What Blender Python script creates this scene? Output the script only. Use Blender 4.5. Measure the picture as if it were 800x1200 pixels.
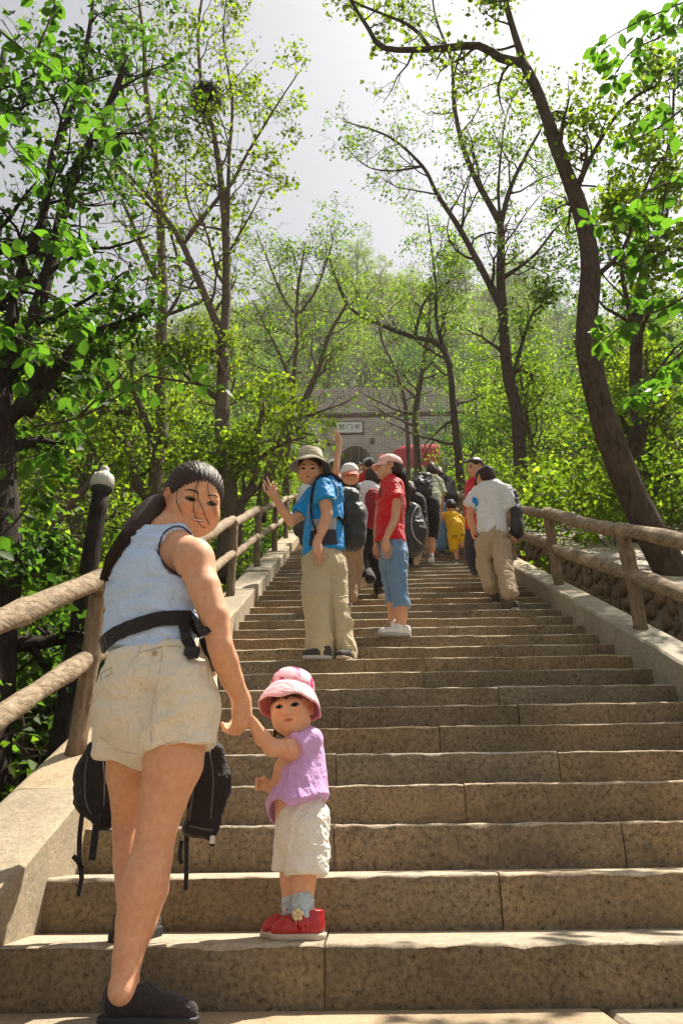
import bpy, math, random
import numpy as np
from mathutils import Vector, Matrix
from mathutils.bvhtree import BVHTree
sc = bpy.context.scene
for o in list(bpy.data.objects): bpy.data.objects.remove(o)
random.seed(7); rng = np.random.default_rng(7)
# ------------------------------------------------------------------ camera
FPX, PITCH, YAW, ROLL = 870.0, math.radians(23.75), math.radians(0.85), math.radians(-0.7)
RISE, TREAD, Y1 = 0.15, 0.297, 2.256           # step height, depth, distance of the first riser
EYE = Vector((0, 0, 0.405))
cam_d = bpy.data.cameras.new('camera'); cam = bpy.data.objects.new('camera', cam_d)
sc.collection.objects.link(cam); sc.camera = cam
cam_d.sensor_fit = 'VERTICAL'; cam_d.sensor_height = 36; cam_d.lens = FPX/1200*36
cam_d.clip_start = 0.05; cam_d.clip_end = 3000
CM = (Matrix.Rotation(YAW, 3, 'Z') @ Matrix.Rotation(math.pi/2 + PITCH, 3, 'X') @ Matrix.Rotation(ROLL, 3, 'Z'))
cam.matrix_world = Matrix.Translation(EYE) @ CM.to_4x4()
def P(px, py, Y):
    """the place in the world, Y metres up the stairs, that a sight line passes through"""
    d = CM @ Vector(((px-400)/FPX, (600-py)/FPX, -1))
    return EYE + d*(Y/d.y)
# ------------------------------------------------------------------ sky and sun
SUN_EL, SUN_AZ = math.radians(63), math.radians(48)    # azimuth from +Y towards +X
w = bpy.data.worlds.new('World'); sc.world = w; w.use_nodes = True
nt = w.node_tree; bg = nt.nodes['Background']
sky = nt.nodes.new('ShaderNodeTexSky'); sky.sky_type = 'NISHITA'; sky.sun_disc = False
sky.sun_elevation = SUN_EL; sky.sun_rotation = SUN_AZ; sky.air_density = 1.0; sky.dust_density = 2.0; sky.ozone_density = 1.0
hs = nt.nodes.new('ShaderNodeHueSaturation'); hs.inputs['Saturation'].default_value = 0.22
nt.links.new(sky.outputs[0], hs.inputs['Color']); nt.links.new(hs.outputs[0], bg.inputs['Color'])
bg.inputs['Strength'].default_value = 0.062
sd = bpy.data.lights.new('sun', 'SUN'); so = bpy.data.objects.new('sun', sd); sc.collection.objects.link(so)
sd.energy = 5.0; sd.angle = math.radians(0.55); sd.color = (1.0, 0.93, 0.80)
SUNV = Vector((math.sin(SUN_AZ)*math.cos(SUN_EL), math.cos(SUN_AZ)*math.cos(SUN_EL), math.sin(SUN_EL)))
so.rotation_euler = SUNV.to_track_quat('Z', 'Y').to_euler(); so.location = (8, 4, 14)
sc.view_settings.view_transform = 'Standard'; sc.view_settings.look = 'None'
sc.view_settings.exposure = 1.2; sc.view_settings.gamma = 1.0
sc.render.engine = 'CYCLES'
cy = sc.cycles; cy.use_denoising = True; cy.max_bounces = 6; cy.diffuse_bounces = 3; cy.glossy_bounces = 2
cy.transmission_bounces = 4; cy.transparent_max_bounces = 6; cy.use_adaptive_sampling = True; cy.adaptive_threshold = 0.02
cy.sample_clamp_indirect = 6
# ------------------------------------------------------------------ helpers
def tag(o, label=None, cat=None, group=None, kind=None):
    if label: o['label'] = label
    if cat: o['category'] = cat
    if group: o['group'] = group
    if kind: o['kind'] = kind
    return o
def link(o, parent=None):
    sc.collection.objects.link(o)
    if parent is not None: o.parent = parent
    return o
def empty(name, loc, label=None, cat=None, group=None, kind=None):
    o = bpy.data.objects.new(name, None); o.location = loc; o.empty_display_size = 0.1
    link(o); return tag(o, label, cat, group, kind)
def rel(parent):
    return Vector(parent.location) if parent is not None else Vector((0, 0, 0))
def mesh_data(name, v, f, mats, smooth=True, fm=None):
    """v: Nx3 array; f: list of index lists or an int array of equal-sized faces"""
    me = bpy.data.meshes.new(name)
    v = np.asarray(v, dtype=np.float32)
    if isinstance(f, np.ndarray):
        n, k = f.shape; me.vertices.add(len(v)); me.vertices.foreach_set('co', v.ravel())
        me.loops.add(n*k); me.loops.foreach_set('vertex_index', f.astype(np.int32).ravel())
        me.polygons.add(n); me.polygons.foreach_set('loop_start', np.arange(0, n*k, k, dtype=np.int32))
        me.update(calc_edges=True)
    else:
        me.from_pydata(v.tolist(), [], [list(map(int, x)) for x in f])
    if smooth: me.polygons.foreach_set('use_smooth', np.ones(len(me.polygons), dtype=bool))
    for m in (mats if isinstance(mats, (list, tuple)) else [mats]): me.materials.append(m)
    if fm is not None: me.polygons.foreach_set('material_index', np.asarray(fm, dtype=np.int32))
    return me
def mk(name, v, f, mats, parent=None, smooth=True, fm=None, sharp=None):
    """links a mesh given in world coordinates; a parent Empty only has a location"""
    v = np.asarray(v, dtype=np.float64)
    p = parent; off = np.zeros(3)
    while p is not None: off += np.array(p.location); p = p.parent
    me = mesh_data(name, v-off, f, mats, smooth, fm)
    if sharp: me.set_sharp_from_angle(angle=math.radians(sharp))
    o = bpy.data.objects.new(name, me)
    return link(o, parent)
class MB:
    def __init__(s): s.v = []; s.f = []; s.m = []; s.n = 0
    def add(s, v, f, m=0):
        v = np.asarray(v, dtype=float); s.v.append(v); s.f += [[i+s.n for i in q] for q in f]; s.m += [m]*len(f); s.n += len(v)
    def box(s, c, d, R=None, m=0, ch=0.0):
        """box with bevelled corners (ch)"""
        hx, hy, hz = [x/2 for x in d]; pts = []
        if ch <= 0:
            v = np.array([[x, y, z] for x in (-hx, hx) for y in (-hy, hy) for z in (-hz, hz)])
            f = [[0,1,3,2],[4,6,7,5],[0,4,5,1],[2,3,7,6],[0,2,6,4],[1,5,7,3]]
        else:
            prof = lambda a, b: [(-a+ch,-b),(a-ch,-b),(a,-b+ch),(a,b-ch),(a-ch,b),(-a+ch,b),(-a,b-ch),(-a,-b+ch)]
            v = []
            for z, k in ((-hz, ch), (-hz+ch, 0), (hz-ch, 0), (hz, ch)):
                for x, y in prof(hx-k, hy-k) if k else prof(hx, hy): v.append((x, y, z))
            v = np.array(v); f = [[j*8+i, j*8+(i+1)%8, j*8+8+(i+1)%8, j*8+8+i] for j in range(3) for i in range(8)]
            f += [list(range(7, -1, -1)), [24+i for i in range(8)]]
        if R is not None: v = v @ np.array(R).T
        s.add(v+np.array(c), f, m)
    def tube(s, pts, rad, n=8, m=0, cap=True, wob=0.0, flat=None):
        v, f = tube_vf(pts, rad, n, cap, wob, flat); s.add(v, f, m)
    def lathe(s, c, prof, n=20, m=0, axis=None, sq=(1, 1)):
        v = []; 
        for r, z in prof:
            for i in range(n):
                a = 2*math.pi*i/n; v.append((r*math.cos(a)*sq[0], r*math.sin(a)*sq[1], z))
        f = [[j*n+i, j*n+(i+1)%n, (j+1)*n+(i+1)%n, (j+1)*n+i] for j in range(len(prof)-1) for i in range(n)]
        f += [list(range(n-1, -1, -1)), [(len(prof)-1)*n+i for i in range(n)]]
        v = np.array(v)
        if axis is not None: v = v @ np.array(axis).T
        s.add(v+np.array(c), f, m)
    def out(s, name, mats, parent=None, smooth=True, sharp=None):
        return mk(name, np.concatenate(s.v), s.f, mats, parent, smooth, s.m, sharp)
def tube_vf(pts, rad, n=8, cap=True, wob=0.0, flat=None):
    pts = np.array([tuple(p) for p in pts], dtype=float); k = len(pts)
    rad = np.array(rad if hasattr(rad, '__len__') else [rad]*k, dtype=float)
    t = np.gradient(pts, axis=0); t /= np.linalg.norm(t, axis=1)[:, None]+1e-9
    u = np.cross(t[0], [0, 0, 1.0] if abs(t[0][2]) < .9 else [1.0, 0, 0]); u /= np.linalg.norm(u); v = []
    a = np.arange(n)*2*math.pi/n
    for i in range(k):
        u = u-t[i]*np.dot(u, t[i]); u /= np.linalg.norm(u)+1e-9; b = np.cross(t[i], u)
        r = rad[i]*(1+wob*rng.uniform(-1, 1, n)) if wob else np.full(n, rad[i])
        fl = 1.0 if flat is None else flat
        v.append(pts[i]+(np.cos(a)*r)[:, None]*u+(np.sin(a)*r*fl)[:, None]*b)
    v = np.concatenate(v)
    f = [[j*n+i, j*n+(i+1)%n, (j+1)*n+(i+1)%n, (j+1)*n+i] for j in range(k-1) for i in range(n)]
    if cap: f += [list(range(n-1, -1, -1)), [(k-1)*n+i for i in range(n)]]
    return v, f
def copy_tree(o, loc, label=None, group=None):
    r = o.copy(); link(r); r.location = loc
    if label: r['label'] = label
    if group: r['group'] = group
    for ch in list(o.children):
        c = ch.copy(); link(c, r)
        for g in ch.children: link(g.copy(), c)
    return r
def smooth_path(pts, step):
    """Catmull-Rom through 3-D points, about one point per step metres"""
    p = [Vector(q) for q in pts]; p = [p[0]*2-p[1]]+p+[p[-1]*2-p[-2]]; out = []
    for i in range(1, len(p)-2):
        n = max(2, int((p[i+1]-p[i]).length/step))
        for j in range(n):
            t = j/n; a, b, c, d = p[i-1:i+3]
            out.append(0.5*((2*b)+(c-a)*t+(2*a-5*b+4*c-d)*t*t+(3*b-a-3*c+d)*t**3))
    return out+[p[-2]]
def hashn(i, j, k, seed):
    h = (i*374761393 + j*668265263 + k*2147483647 + seed*1274126177) & 0xffffffff
    h = ((h ^ (h >> 13))*1274126177) & 0xffffffff
    return ((h ^ (h >> 16)) & 0xffff)/32767.5-1
def noise3(p, seed=0):
    """smooth value noise in -1..1, p Nx3"""
    p = np.asarray(p, dtype=float); i = np.floor(p).astype(np.int64); f = p-i; f = f*f*(3-2*f); r = 0
    for a in (0, 1):
        for b in (0, 1):
            for c in (0, 1):
                wgt = (f[:, 0] if a else 1-f[:, 0])*(f[:, 1] if b else 1-f[:, 1])*(f[:, 2] if c else 1-f[:, 2])
                r = r+wgt*hashn(i[:, 0]+a, i[:, 1]+b, i[:, 2]+c, seed)
    return r
# ------------------------------------------------------------------ materials
def hexc(r, g, b): return (r, g, b, 1)
class NT:
    def __init__(s, name):
        s.m = bpy.data.materials.new(name); s.m.use_nodes = True; s.t = s.m.node_tree
        s.b = s.t.nodes['Principled BSDF']; s.o = s.t.nodes['Material Output']
    def n(s, typ, **kw):
        x = s.t.nodes.new(typ)
        for k, v in kw.items():
            if k.startswith('i_'):
                key = k[2:].replace('_', ' '); x.inputs[int(key) if key.isdigit() else key].default_value = v
            else: setattr(x, k, v)
        return x
    def l(s, a, b): s.t.links.new(a, b)
    def coord(s, scale=(1, 1, 1), obj=True, uv=None):
        tc = s.n('ShaderNodeTexCoord') if uv is None else None
        mp = s.n('ShaderNodeMapping'); mp.inputs['Scale'].default_value = scale
        if obj == 'geo':
            g = s.n('ShaderNodeNewGeometry'); s.l(g.outputs['Position'], mp.inputs[0])
        else: s.l(tc.outputs['Object' if obj else 'Generated'], mp.inputs[0])
        return mp.outputs[0]
    def noise(s, vec, scale, detail=4, rough=0.55):
        x = s.n('ShaderNodeTexNoise'); x.inputs['Scale'].default_value = scale; x.inputs['Detail'].default_value = detail
        x.inputs['Roughness'].default_value = rough; s.l(vec, x.inputs['Vector']); return x.outputs['Fac']
    def ramp(s, fac, stops):
        x = s.n('ShaderNodeValToRGB'); e = x.color_ramp.elements
        while len(e) < len(stops): e.new(0.5)
        for q, (p, c) in zip(e, stops): q.position = p; q.color = (*c, 1) if hasattr(c, '__len__') else (c, c, c, 1)
        s.l(fac, x.inputs[0]); return x.outputs[0]
    def mix(s, fac, a, b, typ='MIX'):
        x = s.n('ShaderNodeMix', data_type='RGBA', blend_type=typ)
        for sock, v in ((x.inputs[0], fac), (x.inputs[6], a), (x.inputs[7], b)):
            if hasattr(v, 'links'): s.l(v, sock)
            elif hasattr(v, '__len__'): sock.default_value = (*v, 1)
            else: sock.default_value = v if sock.type == 'VALUE' else (v, v, v, 1)
        return x.outputs[2]
    def bump(s, h, strength, dist=0.01, prev=None):
        x = s.n('ShaderNodeBump'); x.inputs['Strength'].default_value = strength; x.inputs['Distance'].default_value = dist
        s.l(h, x.inputs['Height'])
        if prev is not None: s.l(prev, x.inputs['Normal'])
        return x.outputs[0]
    def fin(s, col, rough=0.8, nrm=None, spec=0.3):
        if hasattr(col, 'links'): s.l(col, s.b.inputs['Base Color'])
        else: s.b.inputs['Base Color'].default_value = (*col, 1)
        s.b.inputs['Roughness'].default_value = rough; s.b.inputs['Specular IOR Level'].default_value = spec
        if nrm is not None: s.l(nrm, s.b.inputs['Normal'])
        return s.m
def mul(c, k): return tuple(min(1, x*k) for x in c)
def m_stone(name, col, speck=0.5, scale=1.0, bump=0.5, dirt=(0.10, 0.085, 0.06)):
    t = NT(name); g = t.coord(obj='geo')
    f1 = t.noise(g, 62*scale, 4, 0.8); f2 = t.noise(g, 2.6, 5, 0.65); f3 = t.noise(g, 190*scale, 2, 0.6); f4 = t.noise(g, 9, 6, 0.75)
    oi = t.n('ShaderNodeObjectInfo')
    c = t.ramp(f1, [(0.30, mul(col, 1-speck)), (0.47, mul(col, 0.9)), (0.56, mul(col, 1.1)), (0.74, mul(col, 1+speck*.8))])
    c = t.mix(t.ramp(f2, [(0.35, 0.0), (0.75, 0.55)]), c, mul(col, 0.55))
    c = t.mix(t.ramp(f4, [(0.50, 0.0), (0.72, 0.6)]), c, dirt)
    tint = t.ramp(oi.outputs['Random'], [(0.0, (0.80, 0.78, 0.76)), (0.35, (1.12, 0.98, 0.82)), (0.7, (0.92, 0.93, 0.95)), (1.0, (1.15, 1.05, 0.92))])
    c = t.mix(1.0, c, tint, 'MULTIPLY')
    n = t.bump(f3, 0.25*bump, 0.004); n = t.bump(f1, 0.5*bump, 0.006, n); n = t.bump(f4, 0.35*bump, 0.02, n)
    return t.fin(c, 0.85, n, 0.25)
M = {}
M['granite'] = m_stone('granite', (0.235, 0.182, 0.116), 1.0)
M['granite_worn_sunlit'] = m_stone('worn sunlit granite', (0.43, 0.375, 0.29), 0.45)  # pale from wear, and paler still to paint sunlight on treads and edges
M['landing'] = m_stone('landing stone', (0.33, 0.28, 0.21), 0.35)
M['curb'] = m_stone('curb stone', (0.40, 0.355, 0.275), 0.40, 1.2, 0.6, (0.20, 0.17, 0.125))
M['slab'] = m_stone('path slab', (0.40, 0.37, 0.31), 0.25, 0.7)
def m_bark(name, a, b, sx=1.0, bs=1.0):
    t = NT(name); g = t.coord((9*sx, 9*sx, 2.2*sx)); wv = t.noise(g, 3.2, 6, 0.65); f2 = t.noise(t.coord((1, 1, 1)), 3.5, 4)
    f3 = t.noise(t.coord((30*sx, 30*sx, 5*sx)), 4, 3)
    c = t.ramp(wv, [(0.32, a), (0.68, b)]); c = t.mix(t.ramp(f2, [(0.4, 0.0), (0.75, 0.5)]), c, mul(b, 1.25))
    n = t.bump(wv, 0.9*bs, 0.03); n = t.bump(f3, 0.4*bs, 0.01, n)
    return t.fin(c, 0.9, n, 0.15)
M['bark'] = m_bark('bark', (0.030, 0.021, 0.016), (0.115, 0.082, 0.060))
M['bark_grey'] = m_bark('grey bark', (0.055, 0.040, 0.030), (0.185, 0.138, 0.10), 1.5, 0.7)
M['bark_black'] = m_bark('black bark', (0.012, 0.009, 0.008), (0.05, 0.036, 0.03))
def m_wood(name, a, b, axis):
    t = NT(name); s = [34, 34, 34]; s[axis] = 2.2
    g = t.coord(tuple(s), obj='geo'); f = t.noise(g, 1.6, 6, 0.7); f2 = t.noise(t.coord(obj='geo'), 7, 5, 0.7); f3 = t.noise(t.coord(obj='geo'), 45, 3)
    c = t.ramp(f, [(0.30, a), (0.62, b)]); c = t.mix(t.ramp(f2, [(0.52, 0.0), (0.66, 0.75)]), c, mul(b, 1.35)); 
    c = t.mix(t.ramp(f3, [(0.56, 0.0), (0.72, 0.5)]), c, mul(a, 0.6))
    s2 = [26, 26, 26]; s2[axis] = .9; f4 = t.noise(t.coord(tuple(s2), obj='geo'), 1.0, 4, .6); cr = t.ramp(f4, [(.492, 0.0), (.503, 1.0), (.514, 0.0)]); c = t.mix(cr, c, mul(a, .35))
    n = t.bump(f, 0.8, 0.012); n = t.bump(f2, 0.4, 0.02, n); n = t.bump(cr, -.6, .01, n)
    return t.fin(c, 0.85, n, 0.2)
M['wood_y'] = m_wood('weathered log', (0.13, 0.09, 0.058), (0.36, 0.275, 0.185), 1)
M['wood_z'] = m_wood('weathered post', (0.12, 0.08, 0.05), (0.27, 0.20, 0.135), 2)
def m_ground(name, a, b, c3):
    t = NT(name); g = t.coord(obj='geo'); f = t.noise(g, 0.9, 6, 0.65); f2 = t.noise(g, 9, 6, 0.7); f3 = t.noise(g, 60, 3, 0.6)
    c = t.ramp(f, [(0.36, a), (0.62, b)]); c = t.mix(t.ramp(f2, [(0.48, 0.0), (0.66, 0.8)]), c, c3)
    n = t.bump(f2, 0.8, 0.06); n = t.bump(f3, 0.5, 0.02, n)
    return t.fin(c, 0.95, n, 0.1)
M['ground'] = m_ground('ground soil', (0.075, 0.06, 0.04), (0.10, 0.11, 0.04), (0.16, 0.125, 0.085))
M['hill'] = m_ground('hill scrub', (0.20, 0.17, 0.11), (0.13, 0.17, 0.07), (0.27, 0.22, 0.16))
# ------------------------------------------------------------------ the stairs
def nose_z(Y): return RISE + (Y-Y1)*RISE/TREAD
XL, XR = -0.965, 1.835
NSTEP = 152
def block(x0, x1, n, nx, mb=None):
    """one stone of a step: worn, chipped front edge, slightly uneven"""
    Y = Y1+(n-1)*TREAD; zt = n*RISE; g = 0.004
    g = 0.0025; x = np.linspace(x0+g, x1-g, nx); sd = n*7.3+x0
    q = np.stack([x*9, np.full(nx, sd), np.zeros(nx)], 1); q2 = q*[4.3, 1, 1]
    jy = 0.004*noise3(q, 3)+0.003*noise3(q2, 4); jz = 0.0035*noise3(q, 5)+0.003*noise3(q2, 6)
    ch = 0.0055+0.003*noise3(q2, 8)+0.012*np.clip(noise3(q*1.3, 9)-.25, 0, 1)
    ch = np.clip(ch, 0.003, 0.02)
    off = rng.uniform(-0.006, 0.006); dz = rng.uniform(-0.003, 0.003); e = np.zeros(nx)
    bz = zt-RISE-0.01
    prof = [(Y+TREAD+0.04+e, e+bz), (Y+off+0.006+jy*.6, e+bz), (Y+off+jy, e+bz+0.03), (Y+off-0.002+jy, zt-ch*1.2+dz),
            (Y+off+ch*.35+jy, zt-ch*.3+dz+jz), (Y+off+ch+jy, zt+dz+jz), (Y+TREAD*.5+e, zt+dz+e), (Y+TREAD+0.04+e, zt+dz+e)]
    v = []; k = len(prof)
    for yy, zz in prof: v.append(np.stack([x, yy, zz], 1))
    v = np.concatenate(v)
    # worn ends
    f = [[j*nx+i, j*nx+i+1, (j+1)*nx+i+1, (j+1)*nx+i] for j in range(k-1) for i in range(nx-1)]
    f += [[j*nx for j in range(k)], [(k-1-j)*nx+nx-1 for j in range(k)]]
    return v, f
stairs = empty('stairs', (0, Y1, 0), 'long straight flight of worn granite steps climbing to the brick gate', None, None, 'structure')
KJ = {1: [380], 2: [573], 3: [391, 717], 4: [542], 5: [394, 655], 6: [517], 7: [398, 614], 8: [310, 592], 9: [352, 502], 10: [430, 590], 11: [486, 640], 12: [395, 567], 13: [545]}
far = MB()
for n in range(1, NSTEP+1):
    Y = Y1+(n-1)*TREAD
    if n in KJ: js = [P(p, 900, Y).x for p in KJ[n]]
    elif n % 2: js = [XL+0.5+rng.uniform(0, .6), XL+1.6+rng.uniform(0, .7)]
    else: js = [XL+0.9+rng.uniform(0, .8)]+([XL+2.4+rng.uniform(-.2, .2)] if rng.random() < .6 else [])
    js = [XL-0.01]+js+[XR+0.01]
    for a, b in zip(js, js[1:]):
        if n <= 34:
            st = 0.03 if n < 6 else 0.06 if n < 14 else 0.15
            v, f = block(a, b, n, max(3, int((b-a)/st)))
            nq = max(3, int((b-a)/st))-1; mk('stone_block', v, f, [M['granite'], M['granite_worn_sunlit']], stairs, fm=[1 if k_ >= 3*nq and k_ < 7*nq else 0 for k_ in range(len(f))], sharp=38)
        else:
            v, f = block(a, b, n, 3); far.add(v, f)
fo = far.out('upper_steps', M['granite'], stairs); fo['kind'] = 'stuff'
# mortar seen in the joints under the noses
mb = MB()
for n in range(1, 36):
    mb.box(((XL+XR)/2, Y1+(n-1)*TREAD+0.16, n*RISE-0.09), (XR-XL+.02, TREAD, 0.15))
o = mb.out('mortar_bed', M['landing'], stairs, False)
# landing in front of the first step, big slabs
land = empty('landing', (0, 0, 0), 'stone paved landing at the foot of the steps', None, None, 'structure')
for i, (a, b) in enumerate(((-1.6, -.45), (-.45, .62), (.62, 1.75), (1.75, 2.9))):
    for j in range(5):
        y0 = Y1+0.02-(j+1)*0.55
        m2 = MB(); m2.box(((a+b)/2+(.3 if j % 2 else 0), y0+.275, -0.1), (b-a-.012, .538, .2+rng.uniform(-.003, .003)), ch=.01)
        m2.out('paving_slab', M['landing'], land, False)
# ------------------------------------------------------------------ curbs
CH = 0.15
def curb_block(x0, x1, ya, yb, dz, cham, inner):
    """a sloping coping stone; its ends are upright"""
    ns = max(3, int((yb-ya)/0.1)); y = np.linspace(ya, yb, ns); v = []
    c = 0.014
    zt = nose_z(y)+(0.145 if inner > 0 else 0.16)+dz
    q = np.stack([y*7, np.full(ns, x0*3+ya), np.zeros(ns)], 1); jz = .003*noise3(q, 2); jx = .003*noise3(q*[3, 1, 1], 5)
    depth = 0.62
    if inner > 0:   # left curb: chamfered outer lip at x0, face towards +x
        pr = [(x0+e_, zt-depth) for e_ in (0,)]+[(x0, zt-.07), (x0+.045, zt-.012), (x0+.075, zt), (x1-c+jx, zt+jz), (x1+jx, zt-c+jz), (x1, zt-depth)]
    else:
        pr = [(x0, zt-depth), (x0+jx, zt-c+jz), (x0+c+jx, zt+jz), (x1-.03, zt), (x1, zt-.03), (x1, zt-depth)]
    for xx, zz in pr: v.append(np.stack([np.zeros(ns)+xx, y, zz], 1))
    k = len(pr); v = np.concatenate(v)
    f = [[j*ns+i, (j+1)*ns+i, (j+1)*ns+i+1, j*ns+i+1] for j in range(k-1) for i in range(ns-1)]
    f += [[(k-1)*ns+i, i, i+1, (k-1)*ns+i+1] for i in range(ns-1)]
    f += [[(k-1-j)*ns for j in range(k)], [j*ns+ns-1 for j in range(k)]]
    return v, f
def curb(name, x0, x1, inner, label, seg, y0):
    e = empty(name, ((x0+x1)/2, y0, 0), label, 'low wall')
    y = y0; i = 0; fb = MB()
    while y < Y1+NSTEP*TREAD:
        L = seg*rng.uniform(.85, 1.15) if inner > 0 else seg*rng.uniform(.9, 1.1)
        dz = (0.012*math.sin(i*2.1)+rng.uniform(-.008, .008)) if i > 2 else 0
        v, f = curb_block(x0, x1, y+.003, y+L-.003, dz, 0, inner)
        if y < 16: mk('coping_stone', v, f, M['curb'], e, sharp=30)
        else: fb.add(v, f)
        y += L; i += 1
    fb.out('upper_coping', M['curb'], e, sharp=30)['kind'] = 'stuff'
    return e
curb('stair_curb', -1.285, XL, 1, 'pale stone curb wall up the left side of the stairs under the lit log fence', 1.0, 0.9)
curb('stair_curb', XR, 2.09, -1, 'smooth pale stone curb wall up the right side of the stairs by the ditch', 2.1, 1.3)
# ------------------------------------------------------------------ log fences
def log(a, b, r, seed, n=12, bend=0.02, knots=3):
    a = Vector(a); b = Vector(b); L = (b-a).length; k = max(4, int(L/0.08))
    r_ = random.Random(seed); ph = r_.uniform(0, 6); kn = [r_.uniform(.1, .9) for _ in range(knots)]
    pts = []; rad = []
    d = (b-a).normalized(); u = d.cross(Vector((0, .3, 1))).normalized(); w_ = d.cross(u)
    for i in range(k+1):
        t = i/k; pts.append(a+(b-a)*t+u*bend*math.sin(ph+t*3.3)*.6+w_*bend*math.sin(ph*2+t*4.1)*.5)
        rr = r*(1+.06*math.sin(ph+t*5)+.05*math.sin(ph*3+t*17))
        for q in kn: rr += r*.16*math.exp(-((t-q)*L/.035)**2)
        rad.append(rr)
    pts = [a+(a-b).normalized()*-.0]+pts if False else pts
    rad[0] *= .93; rad[-1] *= .93
    v, f = tube_vf(pts, rad, n, True, 0.035)
    return v, f
def fence(x, ys, label, r, s0):
    e = empty('log_fence', (x, ys[1], nose_z(ys[1])), label, 'fence')
    tops, mids = [], []
    for i, y in enumerate(ys):
        zb = nose_z(y)+CH-.03; lean = rng.uniform(-.015, .015)
        top = Vector((x+lean, y, zb+.03+.71)); tops.append(Vector((x+lean, y, zb+.03+.735))); mids.append(Vector((x+lean*.5, y, zb+.03+.385)))
        if i < len(ys):
            v, f = log((x, y, zb), top, r*.98, s0+i, 12 if y < 10 else 8, .012, 2)
            # foot a little wider
            v[:12 if y < 10 else 8] += (v[:12 if y < 10 else 8]-np.array([x, y, zb]))*.18
            mk('post', v, f, M['wood_z'], e)
    for i in range(len(ys)-1):
        n = 14 if ys[i] < 8 else 8
        for arr, dx, rr, ov in ((tops, 0, r*1.08, .09), (mids, .0, r*.98, .03)):
            a, b = arr[i], arr[i+1]; d = (b-a).normalized()
            j = Vector((rng.uniform(-.012, .012)+dx, 0, rng.uniform(-.012, .012)))
            v, f = log(a-d*ov+j, b+d*ov*.6-j, rr*rng.uniform(.95, 1.06), s0*3+i+(50 if arr is mids else 0), n, .018, 3)
            mk('rail', v, f, M['wood_y'], e)
    return e
def s2y(s): return s*0.8926+1.343*0.4509
fence(-1.135, [3.13+1.745*i for i in range(-1, 20)], 'sunlit weathered log fence on the left curb behind the woman', .040, 10)
fence(1.955, [5.0+1.78*i for i in range(-1, 20)], 'weathered log fence on the right curb beside the ditch', .050, 60)

# ------------------------------------------------------------------ ground and hill
YT = 44.0
def terrain_z(x, y):
    x = np.asarray(x, float); y = np.asarray(y, float)
    base = nose_z(np.minimum(y, YT)); base = np.where(y < Y1, base*0+RISE-.15+(np.maximum(y, -12)-Y1)*.30, base)
    far_ = np.maximum(y-YT-6, 0); base = base+np.minimum(far_, 62)*1.16+np.maximum(far_-62, 0)*.02
    l = np.clip((-1.3-x)/1.2, 0, 1); l2 = np.clip((-3.2-x)/14, 0, 1); r = np.clip((x-2.1)/.12, 0, 1)-.95*np.clip((x-2.95)/.15, 0, 1)*np.clip((y-3)/1.0, 0, 1); r2 = np.clip((x-6)/16, 0, 1)
    keep = 1-np.clip((y-YT+2)/4, 0, 1)
    z = base-.45+.42*keep*np.clip((x-2.95)/.15, 0, 1)-keep*(1.3*l-5.0*l2*l2)-keep*(.75*r-6.0*r2*r2)
    p = np.stack([x.ravel()*.35, y.ravel()*.35, np.zeros(x.size)], 1)
    away = np.clip(np.maximum(-1.4-x, x-2.6)/1.2, 0, 1); away = np.maximum(away, 1-keep)
    z = z+away*(.22*noise3(p, 1).reshape(x.shape)+.10*noise3(p*3.1, 2).reshape(x.shape))
    big = np.clip(far_/30, 0, 1)
    z = z+big*(6*noise3(p*.12, 5).reshape(x.shape)+2*noise3(p*.3, 6).reshape(x.shape)) - big*np.abs(x-4)*.10
    return z
def sheet(name, x, y, mat, label=None):
    X, Y = np.meshgrid(x, y); Z = terrain_z(X, Y)
    v = np.stack([X.ravel(), Y.ravel(), Z.ravel()], 1); nx = len(x)
    j, i = np.meshgrid(np.arange(len(y)-1), np.arange(nx-1), indexing='ij'); a = (j*nx+i).ravel()
    f = np.stack([a, a+1, a+nx+1, a+nx], 1)
    o = mk(name, v, f, mat); o['kind'] = 'structure'; return o
xs = np.concatenate([np.linspace(-420, -40, 20)[:-1], np.linspace(-40, -8, 30)[:-1], np.linspace(-8, 8, 90), np.linspace(8, 40, 30)[1:], np.linspace(40, 420, 20)[1:]])
sheet('ground', xs, np.concatenate([np.linspace(-300, -14, 14)[:-1], np.linspace(-14, 24, 150), np.linspace(24, 56, 50)[1:]]), M['ground'])
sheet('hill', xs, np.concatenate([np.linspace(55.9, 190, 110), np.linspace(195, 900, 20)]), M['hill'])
# ------------------------------------------------------------------ leaves and branches
def m_leaf(name, c1, c2, trans, rough=0.45):
    t = NT(name); g = t.n('ShaderNodeNewGeometry'); f = t.noise(t.coord(obj='geo'), .55, 3, .6)
    c = t.ramp(g.outputs['Random Per Island'], [(0.0, mul(c1, .45)), (0.45, c1), (0.8, c2), (1.0, mul(c2, 1.6))])
    c = t.mix(t.ramp(f, [(0.35, 0.0), (0.7, 0.6)]), c, mul(c2, .85))
    oi = t.n('ShaderNodeObjectInfo')
    c = t.mix(1.0, c, t.ramp(oi.outputs['Random'], [(0, (.82, .9, .8)), (.5, (1, 1, 1)), (1, (1.15, 1.05, .8))]), 'MULTIPLY')
    t.fin(c, .6, None, 0.2)
    tr = t.n('ShaderNodeBsdfTranslucent'); k = t.mix(1.0, c, trans, 'MULTIPLY'); t.l(k, tr.inputs[0])
    mx = t.n('ShaderNodeMixShader'); mx.inputs[0].default_value = 0.5
    t.l(t.b.outputs[0], mx.inputs[1]); t.l(tr.outputs[0], mx.inputs[2]); t.l(mx.outputs[0], t.o.inputs[0])
    return t.m
M['leaf'] = m_leaf('young leaf', (0.060, 0.112, 0.013), (0.125, 0.180, 0.024), (2.8, 2.9, 1.1))
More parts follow.
